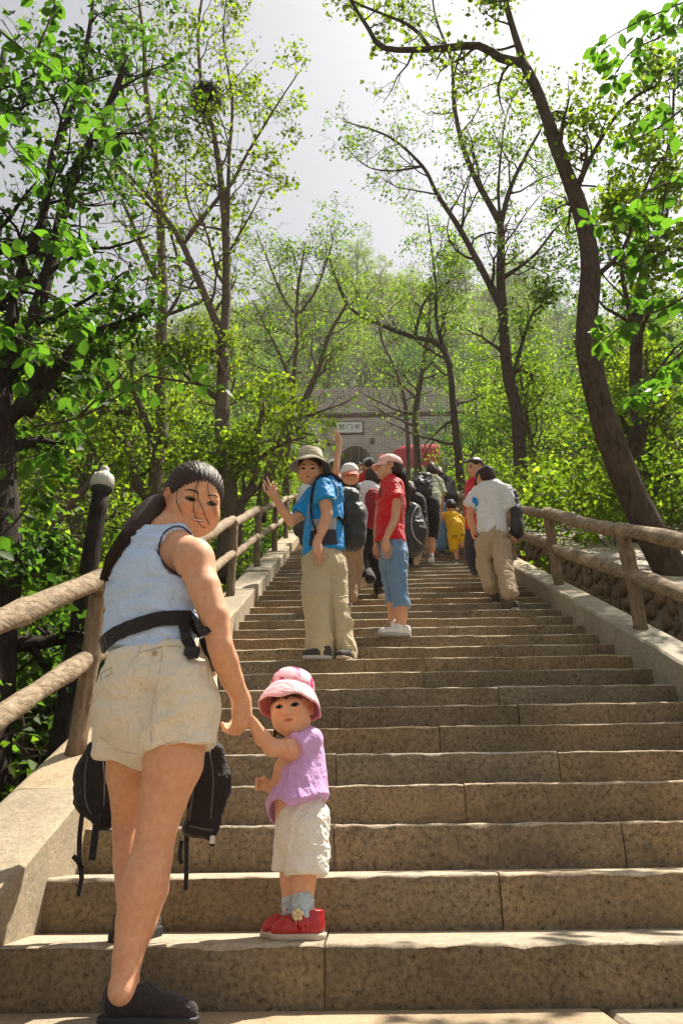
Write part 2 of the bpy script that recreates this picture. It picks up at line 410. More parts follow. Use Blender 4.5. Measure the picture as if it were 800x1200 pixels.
M['leaf_dark'] = m_leaf('deep green leaf', (0.032, 0.068, 0.013), (0.062, 0.115, 0.020), (1.9, 2.3, 1.0))
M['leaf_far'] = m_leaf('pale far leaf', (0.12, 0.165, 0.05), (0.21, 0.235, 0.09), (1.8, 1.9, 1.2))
class Plant:
    def __init__(s, seed): s.r = random.Random(seed); s.b = MB(); s.lp = []; s.ld = []; s.ls = []
    def leaves(s, p, d, n, spread, size):
        r = s.r
        for _ in range(n):
            q = (p[0]+r.gauss(0, spread), p[1]+r.gauss(0, spread), p[2]+r.gauss(0, spread)*.8)
            s.lp.append(q); s.ld.append((d[0]*.5+r.gauss(0, .7), d[1]*.5+r.gauss(0, .7), d[2]*.3+r.gauss(-.25, .5)))
            s.ls.append(size*r.uniform(.55, 1.3))
    def branch(s, p, d, L, r0, lvl, mx, leaf, up=.12, kids=(7, 6), fill=1.0, bare=0.0, wig=.22):
        r = s.r; k = max(3, int(4+L*1.2)) if lvl < mx else 3; st = L/k; pts = [Vector(p)]; d = Vector(d).normalized(); ds = []
        for i in range(k):
            d = (d+Vector((r.gauss(0, wig), r.gauss(0, wig), r.gauss(0, wig)+up))).normalized(); ds.append(d.copy()); pts.append(pts[-1]+d*st)
        rad = [r0*(1-.75*i/k) for i in range(k+1)]
        s.b.tube(pts, rad, 3 if lvl >= mx else 4 if lvl == mx-1 else 6, cap=False)
        if lvl >= mx:
            if r.random() >= bare:
                for i in range(1, k+1): s.leaves(pts[i], ds[i-1], max(1, int(leaf[0]*fill/k*r.uniform(.5, 1.5)+.3)), leaf[1], leaf[2])
            return
        n = kids[min(lvl, len(kids)-1)]
        for j in range(n):
            t = .22+.78*(j+r.random()*.8)/n; t = min(t, .99); i = int(t*k); q = pts[i].lerp(pts[i+1], t*k-i)
            s.kid(q, ds[i], L*(r.uniform(.38, .66))*(1.1-.4*t), rad[i]*.55, lvl+1, mx, leaf, up, kids, fill, bare, wig)
    def kid(s, q, dd, L, rr, lvl, mx, leaf, up, kids, fill, bare, wig):
        r = s.r; a = Vector((r.gauss(0, 1), r.gauss(0, 1), r.gauss(0, .8))); a = (a-dd*a.dot(dd)).normalized()
        d2 = (dd*r.uniform(.3, .9)+a).normalized()
        s.branch(q, d2, L, max(rr, .0035), lvl, mx, leaf, up, kids, fill, bare, wig)
    def limb(s, pts, r0, r1, n=9, twigs=0, L=1.0, leaf=(14, .09, .07), lo=.15, mx=2, up=.05, fill=1.0, kids=(5, 4), bare=0.0):
        """a limb drawn by hand; side branches spring from it"""
        pp = smooth_path(pts, .18 if len(pts) else 1); k = len(pp)
        ph = s.r.uniform(0, 9); q = []
        for i, p in enumerate(pp):
            t = i/(k-1); a = r0*(1-t)+r1*t
            q.append(Vector(p)+Vector((math.sin(ph+i*.5), math.cos(ph+i*.45), 0))*a*.14)
        rad = [(r0*(1-i/(k-1))+r1*i/(k-1))*(1+.04*math.sin(ph+i*1.2)) for i in range(k)]
        s.b.tube(q, rad, n, cap=True, wob=.03)
        for j in range(twigs):
            t = lo+(1-lo)*(j+s.r.random())/twigs; i = min(k-2, int(t*(k-1))); dd = (Vector(q[i+1])-Vector(q[i])).normalized()
            s.kid(q[i], dd, L*s.r.uniform(.6, 1.25)*(1.15-.5*t), rad[i]*.42, 0, mx, leaf, up, kids, fill, bare, .24)
    def leaf_mesh(s, mat, name='foliage', parent=None):
        p = np.array(s.lp); d = np.array(s.ld); d /= np.linalg.norm(d, axis=1)[:, None]+1e-6; L = np.array(s.ls)[:, None]
        rg = np.random.default_rng(len(p)); nrm = rg.normal(size=p.shape)+np.array([0, 0, .9]); side = np.cross(d, nrm); side /= np.linalg.norm(side, axis=1)[:, None]+1e-6
        up = np.cross(side, d); a = p; tip = p+d*L-up*L*.10; md = p+d*L*.45
        l = md+side*L*.33+up*L*.13; r = md-side*L*.33+up*L*.13
        v = np.stack([a, r, tip, l], 1).reshape(-1, 3); n = len(p)*4; i = np.arange(0, n, 4)
        f = np.concatenate([np.stack([i, i+1, i+2], 1), np.stack([i, i+2, i+3], 1)])
        return v, f
    def finish(s, root, lm='leaf', bm='bark', crown='crown', trunk='trunk'):
        o1 = s.b.out(trunk, M[bm], root)
        if s.lp:
            v, f = s.leaf_mesh(None); o2 = mk(crown, v, f, M[lm], root, smooth=False); o2['kind'] = 'stuff'
            return o1, o2
        return o1, None
def pl(*pts, Y):
    """sight-line points of a limb at distance Y (or their own third value)"""
    return [P(q[0], q[1], q[2] if len(q) > 2 else Y) for q in pts]
# ------------------------------------------------------------------ the trees one can tell apart
def tree(loc, label, name='tree', group=None): return empty(name, loc, label, 'tree', group)
LF = (11, .085, .088)
# leaning tree over the right fence
t = Plant(1); Y = 6.6
root = tree(P(800, 745, Y), 'big dark trunk leaning over the right log fence and forking at the top')
t.limb(pl((835, 800), (800, 700), (772, 640), (738, 570), (702, 480), (688, 400), (692, 320), (680, 250), (655, 180), (632, 115), (612, 72), Y=Y), .165, .062, 14, 5, .8, LF, .66, up=.0, fill=.4, bare=.5)
t.limb(pl((612, 74), (585, 68), (560, 54), (505, 58), (450, 56), (432, 34), (405, -8), Y=Y), .06, .02, 8, 9, .7, LF, .1, up=.05, fill=.5, bare=.5)
t.limb(pl((614, 76), (602, 40), (592, 0), (588, -40), Y=Y), .055, .03, 8, 5, .7, LF, .2, fill=.7, bare=.3)
t.limb(pl((505, 58), (480, 30), (410, 0), (380, -30), Y=Y), .03, .01, 6, 5, .5, LF, .1, fill=.5, bare=.5)
t.limb(pl((672, 230), (700, 170), (735, 120), (790, 90), Y=Y), .035, .012, 6, 7, .7, LF, .1, fill=.7, bare=.2)
t.limb(pl((690, 330), (730, 290), (765, 200), (800, 160), Y=Y), .03, .012, 6, 9, .8, LF, .1)
t.finish(root, 'leaf')
# slender forked tree behind it
t = Plant(2); Y = 13.0
root = tree(P(612, 560, Y), 'slender forked tree with bare spreading arms right of the stairs')
t.limb(pl((614, 600), (607, 500), (596, 440), (588, 360), (586, 262), Y=Y), .15, .085, 9, 5, 1.4, LF, .3, fill=.6, bare=.3)
t.limb(pl((586, 262), (560, 215), (540, 165), (532, 120), (528, 70), (510, 20), (505, -20), Y=Y), .08, .02, 7, 13, 1.5, LF, .1, fill=.6, bare=.35)
t.limb(pl((586, 262), (600, 215), (617, 180), (634, 150), (640, 128), Y=Y), .07, .02, 7, 9, 1.3, LF, .1, fill=.7, bare=.2)
t.limb(pl((585, 255), (584, 215), (590, 150), (604, 100), Y=Y), .04, .01, 6, 8, 1.2, LF, .1, fill=.6, bare=.3)
t.limb(pl((588, 360), (566, 320), (540, 270), (512, 228), (495, 195), (455, 160), (402, 142), Y=Y), .09, .015, 7, 14, 1.7, LF, .1, fill=.5, bare=.4)
t.limb(pl((495, 195), (460, 200), (430, 195), (400, 168), Y=Y), .03, .008, 6, 6, 1.0, LF, .1, fill=.5, bare=.5)
t.limb(pl((590, 325), (625, 300), (650, 268), (672, 250), Y=Y), .05, .015, 6, 6, 1.1, LF, .1)
t.limb(pl((600, 440), (625, 365), (650, 355), Y=Y), .06, .02, 6, 5, .9, LF, .2)
t.finish(root, 'leaf')
# tree behind the leaning one
t = Plant(3); Y = 9.5
root = tree(P(748, 600, Y), 'dark upright tree standing behind the leaning trunk at right')
t.limb(pl((748, 680), (747, 560), (746, 460), (746, 380), (755, 315), (770, 285), (800, 268), Y=Y), .14, .06, 9, 10, 1.2, LF, .25, fill=.6, bare=.3)
t.limb(pl((746, 400), (730, 330), (720, 270), (712, 200), Y=Y), .05, .015, 7, 6, 1.0, LF, .1, fill=.6, bare=.3)
t.limb(pl((756, 315), (760, 240), (785, 160), (790, 60), Y=Y), .05, .015, 7, 10, 1.3, LF, .1)
t.finish(root, 'leaf_dark')
# low crooked tree, right of the gate
t = Plant(4); Y = 18.0
root = tree(P(560, 560, Y), 'low crooked tree between the gate and the slender forked tree')
t.limb(pl((545, 600), (535, 520), (526, 430), (510, 402), (485, 395), (450, 382), (408, 358), (385, 300), Y=Y), .13, .03, 8, 18, 2.0, LF, .15, fill=.6, bare=.3)
t.limb(pl((528, 430), (512, 380), (510, 330), (500, 250), Y=Y), .07, .02, 7, 12, 1.8, LF, .1, fill=.8)
t.limb(pl((485, 395), (500, 350), (540, 320), Y=Y), .05, .02, 7, 8, 1.6, LF, .1, fill=.8)
t.finish(root, 'leaf')
for k, (pts, Y, r0, lab) in enumerate((
    (((479, 600), (478, 530), (474, 470), (462, 430), (448, 400), (440, 360)), 21.0, .09, 'thin pale sapling just right of the gate plaque, the left one of two'),
    (((492, 620), (490, 560), (487, 500), (490, 460), (500, 400), (505, 340)), 19.0, .15, 'grey upright trunk in front of the red awning, the right one of two'))):
    t = Plant(20+k); root = tree(P(pts[0][0], pts[0][1], Y), lab)
    t.limb(pl(*pts, Y=Y), r0, .03, 7, 12, 1.7, LF, .35, fill=.5, bare=.4); t.finish(root, 'leaf', 'bark_grey')
# left: tree with the nest
t = Plant(5); Y = 9.2
root = tree(P(268, 640, Y), 'tall grey trunk left of the stairs carrying the bird nest in its fork')
t.limb(pl((262, 680), (268, 610), (266, 560), (262, 500), (261, 450), (260, 405), Y=Y), .145, .085, 11, 4, 1.2, LF, .3)
t.limb(pl((276, 640), (283, 590), (296, 570), (300, 520), (310, 470), Y=Y), .08, .03, 8, 7, 1.2, LF, .3)
t.limb(pl((260, 405), (250, 370), (232, 325), (213, 285), (196, 258), (172, 228), (140, 195), (112, 175), Y=Y), .07, .018, 8, 14, 1.4, LF, .1, fill=.45, bare=.45)
t.limb(pl((260, 405), (266, 350), (265, 290), (262, 250), (258, 200), (250, 155), (238, 105), (232, 40), (240, -20), Y=Y), .075, .02, 8, 16, 1.4, LF, .1, fill=.45, bare=.5)
t.limb(pl((213, 288), (232, 262), (256, 232), (272, 215), (290, 180), (320, 130), (350, 85), Y=Y), .04, .01, 7, 12, 1.2, LF, .1, fill=.7, bare=.2)
t.limb(pl((266, 300), (268, 200), (272, 120), (262, 40), (268, -20), Y=Y), .04, .012, 7, 12, 1.2, LF, .1, fill=.6, bare=.3)
t.limb(pl((258, 470), (235, 452), (218, 440), (205, 420), Y=Y), .05, .02, 7, 4, .9, LF, .2)
t.limb(pl((285, 590), (262, 590), (240, 560), Y=Y), .05, .02, 7, 3, .9, LF, .2)
t.finish(root, 'leaf', 'bark_grey')
nb = MB(); c = P(240, 116, Y); r_ = random.Random(5)
for i in range(700):
    d = Vector((r_.gauss(0, 1), r_.gauss(0, 1), r_.gauss(0, 1))).normalized(); e = Vector((r_.gauss(0, 1), r_.gauss(0, 1), r_.gauss(0, .6))).normalized()
    q = c+Vector((d.x*.24, d.y*.24, d.z*.30))*r_.uniform(.6, 1.0); L = r_.uniform(.08, .2)
    nb.tube([q-e*L, q+e*L*.1+d*.015, q+e*L], [.004, .006, .004], 3, cap=False)
nb.lathe(c-Vector((0, 0, .15)), [(.02, -.08), (.15, .0), (.20, .15), (.18, .32), (.05, .38)], 10)
M['twig'] = m_bark('dry twig', (0.03, 0.022, 0.016), (0.075, 0.055, 0.04))
tag(nb.out('bird_nest', M['twig']), 'round dark twig nest high among bare branches against the sky', 'bird nest')
# left: forked tree beside the lamp post
t = Plant(6); Y = 10.5
root = tree(P(182, 620, Y), 'forked tree with two stems rising behind the white lamp')
t.limb(pl((184, 660), (183, 600), (184, 560), (188, 520), Y=Y), .13, .11, 9, 0)
t.limb(pl((188, 524), (189, 470), (188, 400), (191, 330), (188, 260), (183, 190), (172, 110), (168, 40), (160, -20), Y=Y), .11, .03, 9, 18, 1.5, LF, .2, fill=.45, bare=.45)
t.limb(pl((180, 590), (158, 560), (148, 520), (128, 498), (108, 490), Y=Y), .10, .05, 8, 5, 1.2, LF, .3)
t.limb(pl((186, 528), (172, 495), (162, 470), (140, 440), (122, 405), (100, 385), Y=Y), .07, .03, 8, 8, 1.2, LF, .2)
t.limb(pl((185, 330), (150, 250), (120, 190), (90, 120), (60, 40), Y=Y), .04, .012, 7, 12, 1.5, LF, .1, fill=.45, bare=.4)
t.limb(pl((190, 380), (212, 330), (190, 240), (160, 160), (140, 90), (128, 0), Y=Y), .035, .012, 7, 12, 1.4, LF, .1, fill=.45, bare=.45)
t.finish(root, 'leaf', 'bark_grey')
# big dark tree at the left edge
t = Plant(7); Y = 5.2
root = tree(P(2, 800, Y), 'massive dark trunk at the left edge of the view with crooked limbs')
t.limb(pl((-22, 960), (-12, 800), (-8, 680), (-8, 560), (-6, 490), (-6, 430), Y=Y), .20, .165, 14, 4, .9, LF, .3)
t.limb(pl((-4, 500), (24, 480), (48, 440), (70, 428), (88, 432), Y=Y), .07, .05, 9, 3, .8, LF, .3)
t.limb(pl((30, 485), (62, 440), (98, 398), (130, 384), (160, 372), (180, 352), Y=Y), .06, .025, 9, 4, .6, LF, .4, fill=.5, bare=.3)
t.limb(pl((8, 440), (40, 380), (62, 300), (72, 250), (92, 190), (118, 150), (150, 70), Y=Y), .075, .03, 9, 14, 1.0, LF, .1, fill=.45, bare=.5)
t.limb(pl((2, 430), (20, 340), (50, 260), (62, 180), (88, 120), (106, 30), (110, -30), Y=Y), .05, .02, 8, 14, 1.0, LF, .1, fill=.55, bare=.35)
t.limb(pl((0, 430), (-30, 330), (-20, 200), (5, 60), Y=Y), .1, .03, 8, 14, 1.2, LF, .1, fill=.7, bare=.3)
t.limb(pl((2, 700), (22, 650), (48, 630), Y=Y), .03, .01, 6, 2, .5, LF, .2)
t.finish(root, 'leaf_dark', 'bark_black')
# trees left of the gate
for k, (limbs, Y, lab) in enumerate((
    ([(((306, 610), (312, 560), (334, 515), (352, 478), (374, 430), (386, 392), (408, 352)), .14, .03), (((348, 482), (338, 440), (320, 400), (296, 352)), .06, .02)], 15.0, 'brown trunk leaning to the right over the fence left of the gate'),
    ([(((334, 600), (338, 520), (345, 440), (348, 375), (350, 330), (358, 285)), .10, .03), (((348, 372), (330, 345), (312, 300), (300, 270)), .05, .015), (((348, 372), (370, 340), (385, 300), (392, 270)), .05, .015)], 17.0, 'straight slim tree just left of the gate wall, forked at half height'),
    )):
    t = Plant(30+k); root = tree(P(limbs[0][0][0][0], limbs[0][0][0][1], Y), lab)
    for pts, a, b in limbs: t.limb(pl(*pts, Y=Y), a, b, 8, 12, 1.7, LF, .2, fill=.6, bare=.35)
    t.finish(root, 'leaf', 'bark_grey')
# ------------------------------------------------------------------ the wood on both sides: a few kinds, copied
def proto_tree(seed, H, lm, dens, loc=(0, 0, 0)):
    t = Plant(seed); r = t.r; root = tree(loc, 'x', 'leafy_tree'); b = Vector(loc)
    path = [b+Vector((0, 0, -.6)), b+Vector((.1, 0, H*.2)), b+Vector((r.uniform(-.4, .4), r.uniform(-.3, .3), H*.5)), b+Vector((r.uniform(-.8, .8), r.uniform(-.5, .5), H*.8))]
    t.limb(path, H*.018, H*.006, 7, 15, H*.30, (dens*.8, .12, .125), .18, mx=2, up=.10, kids=(6, 5))
    t.finish(root, lm, 'bark_grey'); return root
def proto_bush(seed, H, lm, dens):
    t = Plant(seed); r = t.r; root = empty('bush', (0, 0, 0), 'x', 'bush')
    for i in range(7):
        a = r.uniform(0, 6.28); d = Vector((math.cos(a)*.55, math.sin(a)*.55, 1))
        t.branch((math.cos(a)*.1, math.sin(a)*.1, -.2), d, H*r.uniform(.7, 1.1), .018, 0, 2, (dens*.8, .09, .11), .02, (7, 5), 1, 0, .2)
    t.finish(root, lm, 'bark_grey', 'foliage', 'stem'); return root
def place(protos, spots, label, group):
    """label: one text per kind"""
    for i, (x, y, s, rz) in enumerate(spots):
        k = i % len(protos); pr = protos[k]; z = float(terrain_z(np.array([x]), np.array([y]))[0])
        if not pr.get('_used'): o = pr; pr['_used'] = 1; o.location = (x, y, z-.1)
        else: o = copy_tree(pr, (x, y, z-.1))
        o.rotation_euler = (0, 0, rz); o.scale = (s, s, s); o['label'] = label[k]; o['group'] = group
kt = [proto_tree(101, 7.5, 'leaf', 10), proto_tree(102, 8.5, 'leaf', 11), proto_tree(103, 7.0, 'leaf_dark', 11), proto_tree(104, 9.0, 'leaf', 9)]
kt2 = [proto_tree(111, 7.5, 'leaf', 11), proto_tree(112, 8.5, 'leaf', 10), proto_tree(113, 7.0, 'leaf_dark', 11)]
kb = [proto_bush(121, 2.3, 'leaf', 12), proto_bush(122, 2.0, 'leaf_dark', 12)]
kb2 = [proto_bush(123, 2.3, 'leaf', 12), proto_bush(124, 2.0, 'leaf', 12)]
rr = random.Random(3)
L1 = [(-3.6, 8.0, .62, 0), (-4.6, 11.5, .8, 1), (-3.4, 14.0, .75, 2), (-6.8, 9.0, .85, 3), (-6.5, 14.5, .9, 4), (-3.0, 18.5, .7, 5), (-8.5, 18, 1.0, 1.5),
      (-5.2, 21, .85, 2.2), (-3.2, 25, .75, .5), (-9.5, 12, 1.0, 4.2), (-7, 27, .9, 1.2), (-4.5, 31, .8, 3.1), (-12, 22, 1.1, 5.1), (-3.4, 37, .7, .2), (-9, 35, .9, 4), (-13, 30, 1.1, 2), (-3.0, 28, .62, 2.0), (-3.6, 40, .8, 4.0), (-2.8, 34, .55, 1.0), (-6.5, 41, .9, 0), (-4.2, 7.0, .6, 2.5), (-5.5, 16.5, .8, 4.4), (-8.5, 24, 1.0, 1.1), (-12, 27, 1.1, 3.3), (-15, 19, 1.0, .4), (-5.6, 24.5, .85, 5.2), (-10.5, 15.5, .9, 2.9), (-4.2, 10.0, .7, .9), (-18, 30, 1.2, 2), (-3.6, 38, .8, 3), (-2.7, 31.5, .5, 2), (-10, 42, 1.2, 5), (-16, 40, 1.2, 1), (-5.0, 36, 1.1, 2)]
place(kt, L1, [k_+' tree in the wood beyond the left fence' for k_ in ('bright green bushy', 'tall loose crowned bright green', 'deep green bushy', 'tallest spreading bright green')], 'trees in the wood left of the stairs')
R1 = [(4.6, 10.5, .62, 0), (3.9, 14.0, .6, 1), (6.0, 13.0, .8, 2), (5.0, 17.5, .75, 3), (8.0, 16.5, .95, 4), (5.0, 21.5, .62, 5), (6.8, 22, .85, 1.5),
      (8.2, 11.0, .85, 2.2), (5.9, 27, .7, .5), (9.8, 21, 1.0, 4.2), (6.8, 33, .7, 1.2), (8.5, 29, .85, 3.1), (12, 16, 1.1, 5.1), (12.5, 26, 1.0, 2.0), (7.5, 37, .8, 1.0), (5.4, 29, .6, 2.0), (7.0, 35, .7, 4.0), (6.2, 41, .9, 5.0), (3.9, 4.1, .62, 1.0), (9.5, 25, 1.1, 2.2), (13, 32, 1.2, .7), (6.4, 31, 1.0, 4.1), (16, 22, 1.1, 3.0), (11, 39, 1.3, 1.7), (7.2, 19.5, .85, 5.5), (18, 33, 1.2, 4), (7.4, 39, 1.0, 2.6)]  # the tree nearest the camera is out of view, added to shade the lower right steps
place(kt2, R1, [k_+' tree in the wood beyond the right fence' for k_ in ('bright green bushy', 'tall loose crowned bright green', 'deep green bushy')], 'trees in the wood right of the stairs')
B1 = [(-2.85-abs(rr.gauss(0, 1.3)), 4.0+i*1.05, rr.uniform(.7, 1.1), rr.uniform(0, 6)) for i in range(26)]
place(kb, B1, ['low bright green bush in the undergrowth beyond the left fence', 'low deep green bush in the undergrowth beyond the left fence'], 'bushes left of the stairs')
B2 = [(3.6+abs(rr.gauss(0, 1.3)), 9.2+i*1.15, rr.uniform(.7, 1.0), rr.uniform(0, 6)) for i in range(20)]
place(kb2, B2, ['low open leafy bush in the undergrowth beyond the right fence', 'low dense leafy bush in the undergrowth beyond the right fence'], 'bushes right of the stairs')
# scrub on the hill behind the gate, nobody could count it
t = Plant(77); hl = []
n = 5200; hx = rng.uniform(-45, 50, n); hy = rng.uniform(56, 122, n); hz = terrain_z(hx, hy)
for x, y, z in zip(hx, hy, hz):
    s_ = rr.uniform(.6, 1.5); c = (x, y, z+.8*s_)
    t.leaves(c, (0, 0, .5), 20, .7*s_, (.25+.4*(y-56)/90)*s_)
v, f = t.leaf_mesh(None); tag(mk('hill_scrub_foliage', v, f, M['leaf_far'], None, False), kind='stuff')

H1 = [(rr.uniform(-30, 34), rr.uniform(54, 112), rr.uniform(1.2, 1.9), rr.uniform(0, 6)) for i in range(75)]
H1 += [(-5.5, 50.5, 1.05, 1), (-2.6, 51.5, 1.1, 2), (.4, 52.5, 1.15, 3), (3.4, 51.2, 1.1, 4), (6.4, 50.6, 1.1, 5), (9.5, 51.5, 1.2, .5)]
H1 = [(x, y, s, r) for x, y, s, r in H1 if y-50 > abs(x-.5)*.1]
kt3 = [copy_tree(kt[0], (0, 0, 0)), copy_tree(kt[1], (0, 0, 0)), copy_tree(kt2[2], (0, 0, 0))]
for q in kt3: q['_used'] = 0
place(kt3, H1, ['bushy tree on the hillside behind the brick gate', 'tall loose crowned tree on the hillside behind the brick gate', 'dark bushy tree on the hillside behind the brick gate'], 'trees on the hillside behind the gate')
# ------------------------------------------------------------------ gate, stall, ditch wall, path, lamp
YG = 44.2; ZG = nose_z(YG-.4)
def m_brick():
    t = NT('grey brick'); b = t.n('ShaderNodeTexBrick'); b.offset = .5
    mp = t.n('ShaderNodeMapping'); mp.inputs['Rotation'].default_value = (math.radians(90), 0, 0)
    g = t.n('ShaderNodeNewGeometry'); t.l(g.outputs['Position'], mp.inputs[0])
    sp = t.n('ShaderNodeSeparateXYZ'); t.l(g.outputs['Position'], sp.inputs[0]); ad = t.n('ShaderNodeMath', operation='ADD'); t.l(sp.outputs[0], ad.inputs[0]); t.l(sp.outputs[1], ad.inputs[1])
    cb = t.n('ShaderNodeCombineXYZ'); t.l(ad.outputs[0], cb.inputs[0]); t.l(sp.outputs[2], cb.inputs[1]); t.l(cb.outputs[0], b.inputs['Vector'])
    for k, v in (('Scale', 1.0), ('Mortar Size', .016), ('Mortar Smooth', .2), ('Bias', 0.0), ('Brick Width', .46), ('Row Height', .145)): b.inputs[k].default_value = v
    b.inputs['Color1'].default_value = (.46, .40, .345, 1); b.inputs['Color2'].default_value = (.30, .26, .23, 1); b.inputs['Mortar'].default_value = (.66, .61, .55, 1)
    f = t.noise(t.coord(obj='geo'), 1.1, 5, .65); c = t.mix(t.ramp(f, [(.42, 0.0), (.72, .55)]), b.outputs[0], (.27, .22, .18))
    n = t.bump(b.outputs['Fac'], -.7, .02); return t.fin(c, .9, n, .15)
M['brick'] = m_brick()
def flat(name, col, rough=.7, spec=.3, bump=0, sc=60, metal=0):
    t = NT(name); n = None; c = col
    if bump: f = t.noise(t.coord(), sc, 4, .6); n = t.bump(f, bump, .01); c = t.mix(t.ramp(f, [(.3, .0), (.7, .6)]), col, mul(col, .78))
    t.b.inputs['Metallic'].default_value = metal
    return t.fin(c, rough, n, spec)
M['coping'] = flat('brown cornice brick', (.17, .10, .07), .9, .2, .4, 12)
M['plaque'] = flat('white plaque', (.74, .73, .69), .6, .3, .2, 8); M['ink'] = flat('black lettering', (.03, .03, .035), .6)
M['mortar'] = m_stone('mortar', (0.36, 0.33, 0.28), 0.18, .8, .6, (.25, .22, .18)); M['rubble'] = m_stone('rubble stone', (0.27, 0.205, 0.145), 0.5, .6, .9, (.10, .08, .06))
def gc(px, py): return P(px, py, YG)
gate = empty('gate_tower', (gc(416, 560).x, YG, ZG), 'grey brick gate wall with arched passage and white plaque above the stairs', 'gate')
cx = gc(416, 545).x; xl = gc(338, 520).x; xr = gc(560, 520).x; zt = gc(416, 455).z; zc = gc(416, 486).z
ri = 1.02; zs = gc(416, 523).z-ri; depth = 4.5
def arch_wall(ya, yb):
    """front wall with a round-headed opening, then the passage"""
    m = MB(); n = 18; arc = [(cx+ri*math.cos(math.pi-math.pi*i/n), zs+ri*math.sin(math.pi*i/n)) for i in range(n+1)]
    z0 = ZG-1.2
    for y, flip in ((ya, 0), (yb, 1)):
        v = [(xl, y, z0), (cx-ri, y, z0)]+[(a, y, b) for a, b in arc]+[(cx+ri, y, z0), (xr, y, z0), (xr, y, zt), (xl, y, zt)]
        v += [(a, y, zt) for a, b in arc]
        k = len(arc); f = [[0, 1, 2, 4+k+1], ]
        f = [[0, 1, 2, k+5]]; f[0] = [0, 1, 2, k+6, k+5] if False else [0, 1, 2, k+6]+[k+5]
        for i in range(k-1): f.append([2+i, 3+i, k+7+i, k+6+i])
        f.append([k+1, k+2, k+3, k+4, k+6+k-1])
        if flip: f = [q[::-1] for q in f]
        m.add(v, f)
    k = n+1; A = [(cx-ri, z0)]+arc+[(cx+ri, z0)]
    m.add([(a, ya, b) for a, b in A]+[(a, yb, b) for a, b in A], [[i, i+len(A), i+1+len(A), i+1] for i in range(len(A)-1)])
    m.add([(xl, ya, z0), (xl, yb, z0), (xl, yb, zt), (xl, ya, zt), (xr, ya, z0), (xr, yb, z0), (xr, yb, zt), (xr, ya, zt)], [[0, 3, 2, 1], [4, 5, 6, 7], [3, 7, 6, 2]])
    return m
arch_wall(YG, YG+depth).out('wall', M['brick'], gate, False)
m = MB(); m.box(((xl+xr)/2, YG-.03, zc), (xr-xl+.1, .16, .20), ch=.03); m.box(((xl+xr)/2, YG-.01, zc-.17), (xr-xl+.1, .1, .1), ch=.02); m.out('cornice', M['coping'], gate, False)
m = MB(); n = 27
for ring, (r1, r2, of) in enumerate(((ri+.01, ri+.36, 0), (ri+.38, ri+.46, 1))):
    for i in range(n if ring == 0 else 16):
        nn = n if ring == 0 else 16
        a0 = math.pi*(i+.07)/nn; a1 = math.pi*(i+.93)/nn; v = []
        for y in (YG-.055+.02*ring, YG+.05):
            for r, a in ((r1, a0), (r2, a0), (r2, a1), (r1, a1)): v.append((cx+r*math.cos(a), y, zs+r*math.sin(a)))
        m.add(v, [[0, 1, 2, 3], [7, 6, 5, 4], [0, 4, 5, 1], [1, 5, 6, 2], [2, 6, 7, 3], [3, 7, 4, 0]])
o = m.out('arch_ring', M['brick'], gate, False); o['kind'] = 'stuff'
# plaque
a = gc(394.5, 496); b = gc(424.5, 507.5)
m = MB(); m.box(((a.x+b.x)/2, YG-.05, (a.z+b.z)/2), (b.x-a.x+.22, .10, a.z-b.z+.22), ch=.02); pf = m.out('plaque_frame', M['coping'], gate, False)
m = MB(); m.box(((a.x+b.x)/2, YG-.105, (a.z+b.z)/2), (b.x-a.x, .04, a.z-b.z), ch=.01); m.out('plaque', M['plaque'], pf, False)
def text_mesh(txt, size, mat, loc, rot, name='lettering', parent=None, sx=1, ext=.004):
    c = bpy.data.curves.new(name, 'FONT'); c.body = txt; c.size = size; c.extrude = ext; c.align_x = 'CENTER'; c.align_y = 'CENTER'; c.resolution_u = 2
    to = bpy.data.objects.new(name, c); sc.collection.objects.link(to); bpy.context.view_layer.update()
    me = bpy.data.meshes.new_from_object(to.evaluated_get(bpy.context.evaluated_depsgraph_get())); bpy.data.objects.remove(to)
    me.materials.clear(); me.materials.append(mat); o = bpy.data.objects.new(name, me)
    off = Vector((0, 0, 0)); p = parent
    while p is not None: off += p.location; p = p.parent
    link(o, parent); o.location = Vector(loc)-off; o.rotation_euler = rot; o.scale = (sx, 1, 1); return o
for k, ch_ in enumerate('居门关'):
    text_mesh(ch_, .48, M['ink'], ((a.x+b.x)/2+(k-1)*.52, YG-.13, (a.z+b.z)/2), (math.pi/2, 0, 0), 'lettering', gate, 1, .006)
M['dark'] = flat('dark metal', (.035, .03, .03), .6, .4)
for px, py in ((386, 520), (436, 518)):
    q = gc(px, py); m = MB(); m.box((q.x, YG-.16, q.z), (.30, .24, .30), ch=.03); m.box((q.x, YG-.04, q.z+.1), (.1, .2, .08)); m.out('wall_lamp', M['coping'], gate, False)
# top landing before the gate
m = MB()
for i in range(8):
    m.box((-1.3+i*.62+.3, YG-.1, ZG-.17), (.61, 1.8, .2), ch=.01)
tl = m.out('upper_landing', M['landing']); tl['kind'] = 'structure'
